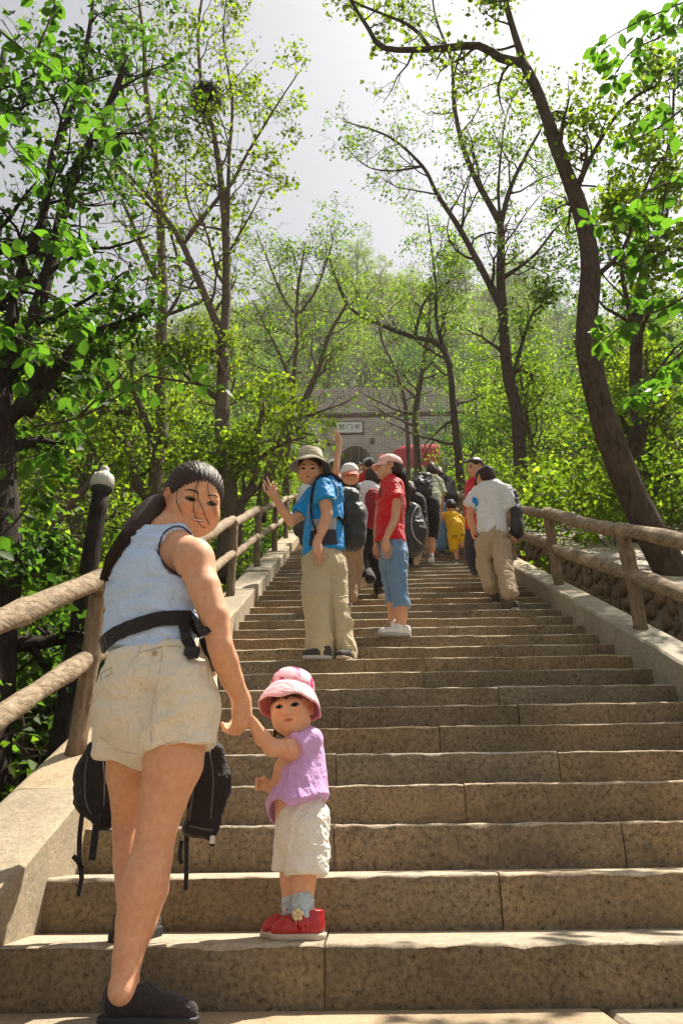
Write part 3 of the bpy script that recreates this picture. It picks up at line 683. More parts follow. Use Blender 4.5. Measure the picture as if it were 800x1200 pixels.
# stall with a red corrugated awning
YS = 37.5; q = P(492, 560, YS); st_ = empty('market_stall', (q.x, YS, q.z-1), 'small stall under a red corrugated awning, right of the gate arch', 'stall')
M['red_sheet'] = flat('red painted sheet', (.50, .05, .055), .75, .15, .15, 5); M['white_paint'] = flat('white paint', (.75, .74, .72), .6); M['pane'] = flat('grey window pane', (.12, .17, .21), .15, .6)
x0, x1 = P(461, 540, YS).x, P(516, 540, YS).x; zt_, zb_ = P(490, 521, YS).z, P(490, 548, YS).z
n = 60; v = []; 
for i in range(n+1):
    x = x0+(x1-x0)*i/n; t_ = i/n; sg = .12*math.sin(math.pi*min(1, t_*2.2)*.5)+0; dy = .016*math.sin(i*2*math.pi/3)
    v += [(x, YS+.9, zt_+.05), (x, YS+dy, zt_-.45*(1-min(1, t_*3))**2), (x, YS-.04+dy, zb_)]
f = [[3*i+j, 3*i+3+j, 3*i+4+j, 3*i+1+j] for i in range(n) for j in (0, 1)]
mk('awning', v, f, M['red_sheet'], st_)
m = MB(); m.box(((x0+x1)/2, YS+1.2, zb_-.9), (x1-x0-.3, .1, 2.2)); m.out('back_wall', M['white_paint'], st_, False)
for i in range(5):
    xx = x0+.5+i*(x1-x0-1)/4; m = MB(); m.box((xx, YS+1.1, zb_-.45), (.5, .06, .8), ch=.01); m.out('pane', M['pane'], st_, False)
for xx in (x0+.15, (x0+x1)/2, x1-.1): m = MB(); m.tube([(xx, YS+.05, zb_-2.4), (xx, YS+.05, zb_+.05)], .04, 8); m.out('post', M['white_paint'], st_)
# ditch wall of rubble and the flagged path beyond the right fence
XW = 2.72; wall = empty('rubble_wall', (XW, 7, nose_z(7)-1.2), 'low rubble stone wall with pale mortar holding up the path beyond the right fence', 'wall')
def hW(y): return nose_z(y)+.20
v = []; ys = np.linspace(3.4, 16, 40)
for y in ys: v += [(XW, y, hW(y)-1.9), (XW, y, hW(y)), (XW+.45, y, hW(y)), (XW+.45, y, hW(y)-1.9)]
f = [[4*i+j, 4*i+4+j, 4*i+5+j, 4*i+1+j] for i in range(len(ys)-1) for j in range(3)]+[[0, 1, 2, 3]]
mk('mortar', v, f, M['mortar'], wall, False)
rs = random.Random(9)
y = 3.5
while y < 15.5:
    h = 0; wd = rs.uniform(.16, .30)*(1 if y < 9 else 1.4)
    while h < 1.3:
        hh = rs.uniform(.11, .22); yy = y+rs.uniform(-.04, .04); zz = hW(yy)-h-hh/2-.03
        m = MB(); a_ = wd*.46*rs.uniform(.8, 1.0); b_ = hh*.46; k = 8; v = []; ph = rs.uniform(0, 6)
        for lv, (sc_, dx) in enumerate(((1.0, .02), (1.0, -.018), (.80, -.035*rs.uniform(.6, 1.3)))):
            for i in range(k):
                an = 2*math.pi*i/k; rr_ = (1+.14*math.sin(an*3+ph)+.08*math.sin(an*5+ph*2))*sc_
                ca, sa = math.cos(an), math.sin(an); sq = 1/max(abs(ca), abs(sa))**.7
                v.append((XW+dx, yy+a_*rr_*ca*sq, zz+b_*rr_*sa*sq+(yy*0)))
        f = [[j*k+i, (j+1)*k+i, (j+1)*k+(i+1) % k, j*k+(i+1) % k] for j in range(2) for i in range(k)]+[[2*k+i for i in range(k)][::-1]]
        m.add(v, f); m.out('stone', M['rubble'], wall)
        h += hh+.015
    y += wd+.01
path = empty('flagged_path', (3.4, 7, nose_z(7)-.3), 'uneven pale flagstone path stepping up through the trees beyond the right fence', None, None, 'structure')
y = 3.6
while y < 18:
    L = rs.uniform(.5, .85); x = XW-.06
    zz = nose_z(y+L*.5)+.30
    while x < 4.3:
        W = rs.uniform(.45, .85); m = MB(); m.box((x+W/2, y+L/2, zz-.11), (W-.03, L*1.12-.03, .12+rs.uniform(-.02, .02)), R=Matrix.Rotation(.455+rs.uniform(-.03, .03), 3, 'X') @ Matrix.Rotation(rs.uniform(-.05, .05), 3, 'Z') @ Matrix.Rotation(rs.uniform(-.03, .03), 3, 'Y'), ch=.02)
        m.out('flagstone', M['slab'], path, False); x += W
    y += L
# lamp on its leaning post
lp = empty('street_lamp', tuple(P(68, 880, 5.5)), 'white acorn shaped lamp on a dark leaning pole left of the stairs', 'lamp')
m = MB(); a, b = P(66, 905, 5.5), P(118.5, 578, 5.5); d = (b-a).normalized()
m.tube([a+(b-a)*i/14 for i in range(15)], [.082-.016*i/14+.002*math.sin(i*2) for i in range(15)], 14, wob=.03); m.out('pole', M['bark_black'], lp)
Rq = d.to_track_quat('Z', 'Y').to_matrix()
m = MB(); m.lathe(b-d*.02, [(.055, 0), (.062, .015), (.075, .03), (.088, .05), (.088, .065), (.07, .07)], 20, axis=Rq); m.out('collar', M['dark'], lp)
M['lamp_white'] = flat('lamp glass', (.52, .50, .45), .35, .5, .1, 30)
m = MB(); pr = [(.084, .058), (.093, .075), (.098, .10), (.096, .135), (.086, .165), (.070, .188), (.052, .20), (.046, .204), (.044, .214), (.040, .218), (.036, .222), (.040, .235), (.036, .25), (.022, .262), (.004, .268)]
m.lathe(b-d*.02, pr, 32, axis=Rq); o = m.out('lamp_shade', M['lamp_white'], lp)
me = o.data
rb = MB()
for i in range(8):
    an = math.pi*2*i/8; pts = [Vector((r*1.01*math.cos(an), r*1.01*math.sin(an), z)) for r, z in pr[1:6]]
    rb.tube([Vector(b-d*.02)+Rq@p_ for p_ in pts], .0035, 4)
rb.out('rib', M['lamp_white'], o)
# ------------------------------------------------------------------ modelling by distance fields: smooth bodies and clothes
class F:
    """a soft solid made of capsules and ellipsoids that flow into each other"""
    def __init__(s, k=.02): s.p = []; s.k = k; s.post = []
    def cap(s, a, b, ra, rb=None, k=None, cut=0, side=None, ratio=1.0, op='+'):
        s.p.append(('c', np.array(tuple(a)), np.array(tuple(b)), ra, ra if rb is None else rb, s.k if k is None else k, cut, None if side is None else np.array(tuple(side)), ratio, op)); return s
    def path(s, pts, rad, **kw):
        for i in range(len(pts)-1): s.cap(pts[i], pts[i+1], rad[i], rad[i+1], **kw)
        return s
    def ell(s, c, r, R=None, k=None, op='+'):
        s.p.append(('e', np.array(tuple(c)), np.array(tuple(r)), None if R is None else np.array(R), s.k if k is None else k, op)); return s
    def fld(s, fn, k=0.0): s.post.append((fn, k)); return s      # intersect with fn(p) < 0
    def mesh(s, h, lo=None, hi=None):
        mn = np.full(3, 1e9); mx = -mn; bb = []
        for q in s.p:
            if q[0] == 'c': r = max(q[3], q[4])*max(1, q[8]); a = np.minimum(q[1], q[2])-r; b = np.maximum(q[1], q[2])+r; op = q[9]; k = q[5]
            else: r = q[2].max(); a = q[1]-r; b = q[1]+r; op = q[5]; k = q[4]
            if op == '+': mn = np.minimum(mn, a); mx = np.maximum(mx, b)
            bb.append((a-k-2*h, b+k+2*h))
        if lo is not None: mn = np.maximum(mn, lo)
        if hi is not None: mx = np.minimum(mx, hi)
        mn = mn-3*h; mx = mx+3*h; n = np.ceil((mx-mn)/h).astype(int)+1
        ax = [mn[i]+h*np.arange(n[i]) for i in range(3)]; D = np.full(n, .08, dtype=np.float32)
        for q, (a, b) in zip(s.p, bb):
            i0 = np.maximum(0, np.floor((a-mn)/h).astype(int)); i1 = np.minimum(n, np.ceil((b-mn)/h).astype(int)+1)
            if (i1 <= i0).any(): continue
            X = ax[0][i0[0]:i1[0], None, None]; Y = ax[1][None, i0[1]:i1[1], None]; Z = ax[2][None, None, i0[2]:i1[2]]
            if q[0] == 'c':
                _, a_, b_, ra, rb, k, cut, side, ratio, op = q; ab = b_-a_; L2 = max(ab@ab, 1e-9)
                t0 = ((X-a_[0])*ab[0]+(Y-a_[1])*ab[1]+(Z-a_[2])*ab[2])/L2; t = np.clip(t0, 0, 1)
                qx = X-a_[0]-t*ab[0]; qy = Y-a_[1]-t*ab[1]; qz = Z-a_[2]-t*ab[2]; l2 = qx*qx+qy*qy+qz*qz
                if side is not None:
                    sv = side/np.linalg.norm(side); dt = qx*sv[0]+qy*sv[1]+qz*sv[2]; l2 = l2+(1/ratio**2-1)*dt*dt
                d = (np.sqrt(l2)-(ra+(rb-ra)*t))*min(1, ratio if side is not None else 1)
                L = math.sqrt(L2)
                if cut & 1: d = np.maximum(d, (t0-1)*L)
                if cut & 2: d = np.maximum(d, -t0*L)
            else:
                _, c, r, R, k, op = q; x, y, z = X-c[0], Y-c[1], Z-c[2]
                if R is not None: x, y, z = (x*R[0, 0]+y*R[1, 0]+z*R[2, 0], x*R[0, 1]+y*R[1, 1]+z*R[2, 1], x*R[0, 2]+y*R[1, 2]+z*R[2, 2])
                k0 = np.sqrt((x/r[0])**2+(y/r[1])**2+(z/r[2])**2); k1 = np.sqrt((x/r[0]**2)**2+(y/r[1]**2)**2+(z/r[2]**2)**2)+1e-6; d = k0*(k0-1)/k1
            sl = tuple(slice(i0[i], i1[i]) for i in range(3)); g = D[sl]
            if op == '+':
                hh = np.maximum(k-np.abs(g-d), 0)/max(k, 1e-6); D[sl] = np.minimum(g, d)-hh*hh*k*.25
            else:
                d = -d; hh = np.maximum(k-np.abs(g-d), 0)/max(k, 1e-6); D[sl] = np.maximum(g, d)+hh*hh*k*.25
        for fn, k in s.post:
            d = fn(ax[0][:, None, None], ax[1][None, :, None], ax[2][None, None, :])+0*D
            hh = np.maximum(k-np.abs(D-d), 0)/max(k, 1e-6); D = np.maximum(D, d)+hh*hh*k*.25
        for i in range(3):   # closed at the box
            if (lo is None or mn[i] < lo[i]-3.5*h+1e9*0): pass
        D[0] = D[-1] = .05; D[:, 0] = D[:, -1] = .05; D[:, :, 0] = D[:, :, -1] = .05
        return nets(D, mn, h)
def nets(D, mn, h):
    """surface nets: one vertex in every cell the surface crosses"""
    I = D < 0; n = D.shape; c = np.zeros(tuple(x-1 for x in n), dtype=np.int8)
    for a in (0, 1):
        for b in (0, 1):
            for d in (0, 1): c += I[a:n[0]-1+a, b:n[1]-1+b, d:n[2]-1+d]
    cells = np.argwhere((c > 0) & (c < 8)); idx = -np.ones(c.shape, dtype=np.int32); idx[tuple(cells.T)] = np.arange(len(cells))
    acc = np.zeros((len(cells), 3)); cnt = np.zeros(len(cells))
    co = [(a, b, d) for a in (0, 1) for b in (0, 1) for d in (0, 1)]
    val = {q: D[cells[:, 0]+q[0], cells[:, 1]+q[1], cells[:, 2]+q[2]] for q in co}
    for i, q in enumerate(co):
        for ax_ in range(3):
            if q[ax_] == 0:
                r = list(q); r[ax_] = 1; r = tuple(r); va, vb = val[q], val[r]; mask = (va < 0) != (vb < 0)
                t = np.where(mask, va/(va-vb+1e-12), 0); p = np.tile(np.array(q, float), (len(cells), 1)); p[:, ax_] += t
                acc += np.where(mask[:, None], p, 0); cnt += mask
    v = mn+h*(cells+acc/np.maximum(cnt, 1)[:, None]); faces = []
    for ax_ in range(3):
        u, w_ = [i for i in range(3) if i != ax_]; sa = [slice(None)]*3; sb = [slice(None)]*3; sa[ax_] = slice(0, -1); sb[ax_] = slice(1, None)
        A, B = I[tuple(sa)], I[tuple(sb)]; e = np.argwhere(A != B)
        ok = (e[:, u] > 0) & (e[:, w_] > 0) & (e[:, u] < n[u]-1) & (e[:, w_] < n[w_]-1); e = e[ok]
        def at_(du, dw):
            q = e.copy(); q[:, u] -= du; q[:, w_] -= dw; return idx[q[:, 0], q[:, 1], q[:, 2]]
        f = np.stack([at_(1, 1), at_(0, 1), at_(0, 0), at_(1, 0)], 1); ins = A[e[:, 0], e[:, 1], e[:, 2]]
        if ax_ == 1: ins = ~ins
        f = np.where(ins[:, None], f, f[:, ::-1]); faces.append(f)
    return v, np.concatenate(faces)
def vnormals(v, f):
    n = np.cross(v[f[:, 2]]-v[f[:, 0]], v[f[:, 3]]-v[f[:, 1]]); N = np.zeros_like(v)
    for i in range(4): np.add.at(N, f[:, i], n)
    return N/(np.linalg.norm(N, axis=1)[:, None]+1e-12)
def relax(v, f, it=2, lam=.5):
    e = np.concatenate([f[:, [0, 1]], f[:, [1, 2]], f[:, [2, 3]], f[:, [3, 0]]]); 
    for _ in range(it):
        S = np.zeros_like(v); C = np.zeros(len(v)); np.add.at(S, e[:, 0], v[e[:, 1]]); np.add.at(C, e[:, 0], 1); np.add.at(S, e[:, 1], v[e[:, 0]]); np.add.at(C, e[:, 1], 1)
        v = np.where(C[:, None] > 0, v+lam*(S/np.maximum(C, 1)[:, None]-v), v)
    return v
def folds(v, f, amp, sc=(9, 9, 9), seed=1, ridge=.6, mask=None):
    """creases of cloth: warped ridged noise pushed along the normal"""
    N = vnormals(v, f); q = v*np.array(sc); w_ = np.stack([noise3(q*.5, seed+7), noise3(q*.5, seed+8), noise3(q*.5, seed+9)], 1)*1.3
    a = noise3(q*.8+w_, seed); b = noise3(q*2.1+w_*1.5, seed+1); c = noise3(q*4.3+w_*2, seed+2)
    r = (1-np.abs(a)*2.6)*ridge+(1-np.abs(b)*2.6)*.38+(1-np.abs(c)*2.6)*.16; d = amp*np.clip(r, -1.1, 1.1)
    if mask is not None: d = d*mask(v)
    return v+N*d[:, None]
def solid(name, fld, h, mat, parent, fold=None, sm=1, lo=None, hi=None, paint=None, thick=None):
    v, f = fld.mesh(h, lo, hi); v = relax(v, f, sm)
    if fold: v = folds(v, f, **fold)
    o = mk(name, v, f, mat, parent)
    if paint is not None:
        col = paint(v); at = o.data.color_attributes.new('tint', 'FLOAT_COLOR', 'POINT'); at.data.foreach_set('color', np.concatenate([col, np.ones((len(v), 1))], 1).astype(np.float32).ravel())
    return o
# cloth, skin, hair
def m_cloth(name, col, rough=.85, weave=900, wr=.25, wsc=22, var=.12, tint=False, spec=.2, stripes=None, sheen=.15):
    t = NT(name); g = t.coord(); f = t.noise(g, weave*.25, 2, .5); f2 = t.noise(g, wsc, 5, .6); f3 = t.noise(g, 6, 3, .5)
    c = col
    if tint: a = t.n('ShaderNodeAttribute'); a.attribute_name = 'tint'; c = a.outputs['Color']
    c = t.mix(t.ramp(f, [(.3, 0.0), (.7, var)]), c, (0, 0, 0)) if tint else t.mix(t.ramp(f, [(.3, 0.0), (.7, 1.0)]), mul(col, 1-var), mul(col, 1+var*.4))
    c = t.mix(t.ramp(f3, [(.4, 0.0), (.75, .35)]), c, mul(col, .88) if not tint else (.2, .2, .2)) if not tint else c
    if stripes:
        wv = t.n('ShaderNodeTexWave'); wv.bands_direction = 'X'; wv.inputs['Scale'].default_value = stripes[0]; wv.inputs['Distortion'].default_value = .4; t.l(g, wv.inputs[0])
        c = t.mix(t.ramp(wv.outputs['Fac'], [(.55, 0.0), (.85, stripes[2])]), c, stripes[1])
    n = t.bump(f, .25, .002); n = t.bump(f2, wr, .012, n)
    nz = t.n('ShaderNodeTexNoise'); nz.inputs['Scale'].default_value = wsc*.42; nz.inputs['Detail'].default_value = 3; nz.inputs['Distortion'].default_value = 1.6; t.l(g, nz.inputs['Vector'])
    a_ = t.n('ShaderNodeMath', operation='SUBTRACT'); t.l(nz.outputs['Fac'], a_.inputs[0]); a_.inputs[1].default_value = .5; b_ = t.n('ShaderNodeMath', operation='ABSOLUTE'); t.l(a_.outputs[0], b_.inputs[0]); c_ = t.n('ShaderNodeMath', operation='MULTIPLY'); t.l(b_.outputs[0], c_.inputs[0]); c_.inputs[1].default_value = -5.0
    n = t.bump(c_.outputs[0], min(.9, wr*1.5), .012, n)
    t.b.inputs['Sheen Weight'].default_value = sheen
    return t.fin(c, rough, n, spec)
def m_skin(name, col, red=(.50, .17, .10)):
    t = NT(name); g = t.coord(); f = t.noise(g, 14, 4, .6); f2 = t.noise(g, 240, 2, .5)
    a = t.n('ShaderNodeAttribute'); a.attribute_name = 'tint'
    f3 = t.noise(g, 55, 4, .7); c = t.mix(t.ramp(f, [(.35, 0.0), (.75, .30)]), a.outputs['Color'], red); c = t.mix(t.ramp(f3, [(.45, 0.0), (.75, .28)]), c, mul(red, .75)); c = t.mix(t.ramp(f3, [(.25, .25), (.45, 0.0)]), c, (.75, .50, .36))
    t.b.inputs['Subsurface Weight'].default_value = .12; t.b.inputs['Subsurface Radius'].default_value = (.012, .004, .002); t.b.inputs['Subsurface Scale'].default_value = 1.0
    return t.fin(c, .6, t.bump(f2, .35, .0015, t.bump(f3, .12, .003)), .25)
def m_hair(name, col, axis=2):
    t = NT(name); s_ = [120, 120, 120]; s_[axis] = 6; f = t.noise(t.coord(tuple(s_)), 2.2, 4, .7)
    c = t.ramp(f, [(.3, mul(col, .5)), (.7, mul(col, 1.6))]); return t.fin(c, .5, t.bump(f, .6, .003), .28)
M['skin'] = m_skin('skin', (.5, .27, .17)); M['hair'] = m_hair('black hair', (.036, .018, .012)); M['hair_b'] = m_hair('brown hair', (.05, .022, .013))
M['lip_dark'] = flat('nostril shade', (.16, .055, .04), .6); M['eye'] = flat('eye white', (.62, .57, .53), .25, .5); M['iris'] = flat('dark iris', (.012, .008, .006), .15, .6)
SK = np.array((.66, .36, .22)); LIP = np.array((.40, .11, .075))
def rot_from(fwd, up):
    f = Vector(fwd).normalized(); u = Vector(up); r = f.cross(u).normalized(); u = r.cross(f).normalized()
    return Matrix((r, f, u)).transposed()   # columns: right, forward, up
def head_prims(F_, C, H, fwd, up, chub=0., smile=0., ear=True, hollow=True):
    R = rot_from(fwd, up); Rn = np.array(R); T = lambda x, y, z: C+R@Vector((x*H, y*H, z*H))
    E = lambda x, y, z, a, b, c, k=.03, op='+': F_.ell(T(x, y, z), (a*H, b*H, c*H), Rn, k*H*4 if k else 0, op)
    E(0, -.06, .13, .35, .43, .37); E(0, .10, -.12, .28+.03*chub, .31, .37, .04)
    E(0, .23, -.395, .13+.05*chub, .12, .09, .05)
    for s in (-1, 1):
        E(s*.165, .225, -.16-.03*smile, .115+.05*chub, .12, .11+.02*chub, .04); E(s*.20, .04, -.30, .07+.06*chub, .13, .09, .05)
        if ear:
            Re = R@Matrix.Rotation(s*.45, 3, 'Z'); F_.ell(T(s*.345, -.02, -.05), (.040*H, .095*H, .140*H), np.array(Re), .006); F_.ell(T(s*.395, .02, -.035), (.026*H, .055*H, .085*H), np.array(Re), .004, '-')
            F_.path([T(s*(.385+.02*math.sin(a)), -.02-.088*math.sin(a), -.05+.132*math.cos(a)) for a in np.linspace(-.9, 2.9, 9)], [.017*H]*9, k=.003)
        if hollow: E(s*.15, .445, -.008, .085, .075, .042, .02, '-')
        F_.cap(T(s*.08, .372, .055), T(s*.215, .318, .045), .022*H, .018*H, k=.02)      # upper lid and brow bone
        F_.cap(T(s*.09, .362, -.062), T(s*.20, .322, -.055), .022*H, .018*H, k=.02)
    F_.cap(T(0, .375, .02), T(0, .455, -.135), .026*H, .042*H, k=.016)
    for s in (-1, 1): F_.ell(T(s*.052, .415, -.15), (.030*H, .038*H, .028*H), Rn, .008)
    w_ = .085+.03*smile
    F_.cap(T(-w_, .352-.01*smile, -.252+.02*smile), T(0, .402, -.243), .016*H, .025*H, k=.006); F_.cap(T(0, .402, -.243), T(w_, .352-.01*smile, -.252+.02*smile), .025*H, .016*H, k=.006)
    F_.cap(T(-w_*.75, .350, -.290), T(w_*.75, .350, -.290), .022*H, .022*H, k=.006); F_.ell(T(0, .378, -.292), (.05*H, .03*H, .025*H), Rn, .006)
    return T, R
def face_paint(T, R, H, base=SK, lip=LIP, blush=.5):
    Ri = np.array(R).T; c0 = np.array(T(0, 0, 0))
    def fn(v):
        q = (v-c0) @ Ri.T/H; col = np.tile(base, (len(v), 1)); front = q[:, 1] > .2
        def blob(x, y, z, rx, rz, colr, amt):
            d = ((np.abs(q[:, 0])-abs(x))/rx)**2+((q[:, 2]-z)/rz)**2; m = np.clip(1.6*(1-d), 0, 1)*front*amt; return m[:, None], np.array(colr)
        for m, cc in (blob(.17, 0, -.16, .10, .09, base*np.array((1.05, .72, .66)), blush), blob(0, 0, -.265, .105, .040, lip, .85), blob(0, 0, -.262, .09, .008, lip*.35, .8),
                      blob(.15, 0, -.01, .09, .045, base*.62, .5), blob(0, 0, -.15, .05, .05, base*np.array((1, .8, .75)), .4)):
            col = col*(1-m)+cc*m
        ear = np.clip((np.abs(q[:, 0])-.315)*30, 0, 1)*(np.abs(q[:, 2]+.05) < .2)*.6; col = col*(1-ear[:, None])+base*np.array((1.0, .66, .58))*ear[:, None]
        con = np.clip(1.5-(((q[:, 1]-.02)/.05)**2+((q[:, 2]+.035)/.075)**2)*1.5, 0, 1)*(np.abs(q[:, 0]) > .32)*.6; col = col*(1-con[:, None])+base*.40*con[:, None]  # hollow of the ear tinted darker, its shade put into the skin colour
        return col
    return fn
def eyes(T, R, H, parent, body, squint=.5, brow=True, look=(0, 0), bs=1.0, es=1.0):
    """eyes, lashes and brows laid on the modelled face"""
    tree = BVHTree.FromPolygons([v.co+parent.location for v in body.data.vertices], [tuple(q.vertices) for q in body.data.polygons])
    f = (R @ Vector((0, 1, 0))).normalized()
    def S(x, z, lift=.002):
        h = tree.ray_cast(T(x, .9, z), -f); q = h[0] if h[0] is not None else T(x, .36, z)
        return q+f*lift
    for s in (-1, 1):
        o = .034*(1-squint*.62)*es; n = 14; ring = []
        for i in range(n):
            a = 2*math.pi*i/n; ring.append((s*(.148+.068*es*math.cos(a)), -.012+o*math.sin(a)*(1 if math.sin(a) > 0 else .75)+.006*math.cos(a)))
        m = MB(); m.add([S(s*.148, -.012, .0016)]+[S(x, z, .0012) for x, z in ring], [[0, i+1, (i+1) % n+1] for i in range(n)]+[[0, (i+1) % n+1, i+1] for i in range(n)]); e = m.out('eye', M['eye'], parent)
        m = MB(); r_ = .029*es; cx_, cz_ = s*.148+look[0], -.010+look[1]; lim = o*.95; q = [(cx_+r_*math.cos(2*math.pi*i/12), cz_+max(-lim*.75, min(lim, r_*math.sin(2*math.pi*i/12)))) for i in range(12)]
        m.add([S(cx_, cz_, .0032)]+[S(x, z, .0026) for x, z in q], [[0, i+1, (i+1) % 12+1] for i in range(12)]+[[0, (i+1) % 12+1, i+1] for i in range(12)]); m.out('iris', M['iris'], e)
        m = MB(); m.tube([S(s*x, z, .0022) for x, z in ((.078, -.022), (.105, -.012+o*.75), (.148, -.010+o*1.08), (.195, -.012+o*.75), (.228, -.010))], [.003*H, .011*H, .013*H, .012*H, .005*H], 5); m.out('eyelashes', M['iris'], e)
        m = MB(); m.tube([S(s*x, z, .0012) for x, z in ((.088, -.03), (.148, -.014-o*.8), (.21, -.02))], [.002*H, .005*H, .003*H], 4); m.out('eyelashes', M['iris'], e)
        if brow:
            m = MB(); m.tube([S(s*.065, .085, .001), S(s*.12, .112, .001), S(s*.18, .115, .001), S(s*.245, .090, .001)], [.010*H*bs, .015*H*bs, .012*H*bs, .004*H], 6, flat=.6); m.out('eyebrow', M['hair'], parent)
    for s in (-1, 1):
        m = MB(); m.tube([S(s*.030, -.172, .0003), S(s*.048, -.170, .0003)], [.010*H, .008*H], 5, flat=.5); m.out('nostril', M['lip_dark'], parent)
    return S
def hand(F_, w, d, n, L=.17, curl=.5, thumb=1, spread=.12, curls=None, k=.008):
    """palm at wrist w, along d, palm facing n; five unequal bent fingers"""
    d = Vector(d).normalized(); n = Vector(n); n = (n-d*n.dot(d)).normalized(); s = d.cross(n)*thumb
    pc = w+d*L*.28; F_.ell(pc, (L*.235, L*.26, L*.10), np.array(Matrix((s, d, n)).transposed()), .02); tips = []
    F_.cap(w, w+d*L*.15, L*.15, L*.15, k=.02, side=n, ratio=.72)
    for i in range(4):
        o = (i-1.5)*-.118*L; a = w+d*L*(.47+(.03, .05, .03, -.02)[i])+s*-o*-1 if False else w+d*L*(.47+(.01, .04, .02, -.03)[i])+s*((1.5-i)*.118*L)
        fl = L*(.42, .47, .44, .34)[i]; dd = (d+s*((1.5-i)*spread)).normalized(); cr = curl if curls is None else curls[i]; q = a; ang = cr*.35; r_ = L*(.045, .047, .044, .038)[i]
        for j, fr in enumerate((.45, .31, .24)):
            e = q+(dd*math.cos(ang)+n*math.sin(ang))*fl*fr; F_.cap(q, e, r_*(1-.08*j), r_*(1-.08*(j+1)), k=k*.5 if j else k); q = e; ang += cr*1.05
        tips.append(q)
    a = w+d*L*.16+s*L*.19; b = a+(d*.55+s*.55+n*.25).normalized()*L*.25; c = b+(d*.85+s*.10+n*(.2+.4*curl)).normalized()*L*.20; e = c+(d*.8-s*.15+n*.5*curl).normalized()*L*.13
    F_.cap(w+d*L*.1+s*L*.08, a, L*.1, L*.085, k=.015); F_.path([a, b, c, e], [L*.075, L*.055, L*.048, L*.04], k=k)
    return tips
def tapered(F_, pts, rad, k=.03, **kw): F_.path(pts, rad, k=k, **kw)
def const_paint(c): return lambda v: np.tile(np.array(c), (len(v), 1))
# ------------------------------------------------------------------ the woman and the toddler in front
def bvh(*objs):
    out = []
    for o in objs:
        off = Vector((0, 0, 0)); p = o
        while p is not None: off += p.location; p = p.parent
        me = o.data; out.append(BVHTree.FromPolygons([v.co+off for v in me.vertices], [tuple(q.vertices) for q in me.polygons]))
    return out
def drape(trees, pts, lift=.003):
    """where sight lines first meet a surface, lifted off it a little"""
    r = []
    for px, py in pts:
        d = (P(px, py, 5)-EYE).normalized(); best = None
        for t in trees:
            h = t.ray_cast(EYE, d)
            if h[0] is not None and (best is None or h[3] < best[3]): best = h
        if best is not None:
            n = best[1] if best[1].dot(d) < 0 else -best[1]; r.append(best[0]+n*lift)
    return r
def dense(pts, k=6):
    o = []
    q = smooth_path([Vector((a, b, 0)) for a, b in pts], 6.0)
    return [(p.x, p.y) for p in q]
def spline(pts, step=.015): return smooth_path(pts, step)
# ---------------- woman
wo = empty('person', (-.56, 2.15, 0), 'woman in pale blue tank top and beige shorts looking back, holding a toddler by hand', 'person')
H = .234; C = P(228, 585, 2.22); fw = (.44, -.80, -.44); uv_ = (.06, -.05, 1)
b = F(.02); T, R = head_prims(b, C, H, fw, uv_, chub=.9, smile=1.0)
nk = P(196, 628, 2.20)
b.cap(nk, C+(R@Vector((0, -.10, -.22)))*H, .062, .058, k=.03)
sh_r = P(226, 652, 2.10); sh_l = P(150, 652, 2.36)
b.cap(nk+Vector((0, 0, -.01)), sh_r, .05, .052, k=.04); b.cap(nk, sh_l, .05, .05, k=.04)
b.ell(P(186, 668, 2.19), (.125, .085, .12), None, .04)                       # upper back
b.path([sh_r, P(240, 690, 2.06), P(251, 722, 2.05), P(258, 757, 2.06)], [.052, .047, .042, .034], k=.006)
b.ell(P(228, 656, 2.085), (.056, .052, .058), None, .03)
b.path([P(258, 757, 2.06), P(264, 775, 2.09), P(272, 796, 2.14), P(283, 820, 2.20)], [.0365, .037, .032, .0245], k=.006)
# hand closed round the child's fingers
wr = P(283, 820, 2.20); hand(b, wr, P(283, 850, 2.20)-wr, Vector((-.85, .5, -.1)), 1, .165, .9, -1, .0, curls=(1.25, 1.3, 1.35, 1.4)) if False else None
hd = (P(284, 850, 2.215)-wr).normalized(); hn = Vector((-.75, .62, -.15)); hn = (hn-hd*hn.dot(hd)).normalized(); hs = hd.cross(hn)
b.cap(wr, wr+hd*.03, .024, .026, k=.02, side=hn, ratio=.8)
b.ell(wr+hd*.045, (.020, .034, .043), np.array(Matrix((hn, hs, hd)).transposed()), .02)
for i in range(4):
    a = wr+hd*(.062+.006*(i in (1, 2)))+hs*(.026-.0175*i)+hn*.004; q = a; dd = (hd*.75+hn*.66).normalized(); r_ = (.0092, .0095, .009, .008)[i]
    for j, L_ in enumerate((.034, .022, .018)):
        e = q+dd*L_; b.cap(q, e, r_, r_*.92, k=.005); q = e
        dd = (dd*.25+hn*.85-hd*.55).normalized() if j == 0 else (dd*.4-hd*.9+hn*.1).normalized()
a = wr+hd*.02+hs*.026+hn*.012; b.path([a, a+hd*.022+hn*.022+hs*.008, a+hd*.040+hn*.042, a+hd*.050+hn*.058-hs*.006], [.015, .012, .0105, .009], k=.008)
# left arm, mostly hidden in front of her
b.path([sh_l, P(142, 700, 2.46), P(146, 745, 2.50), P(176, 780, 2.56)], [.05, .043, .036, .03], k=.03)
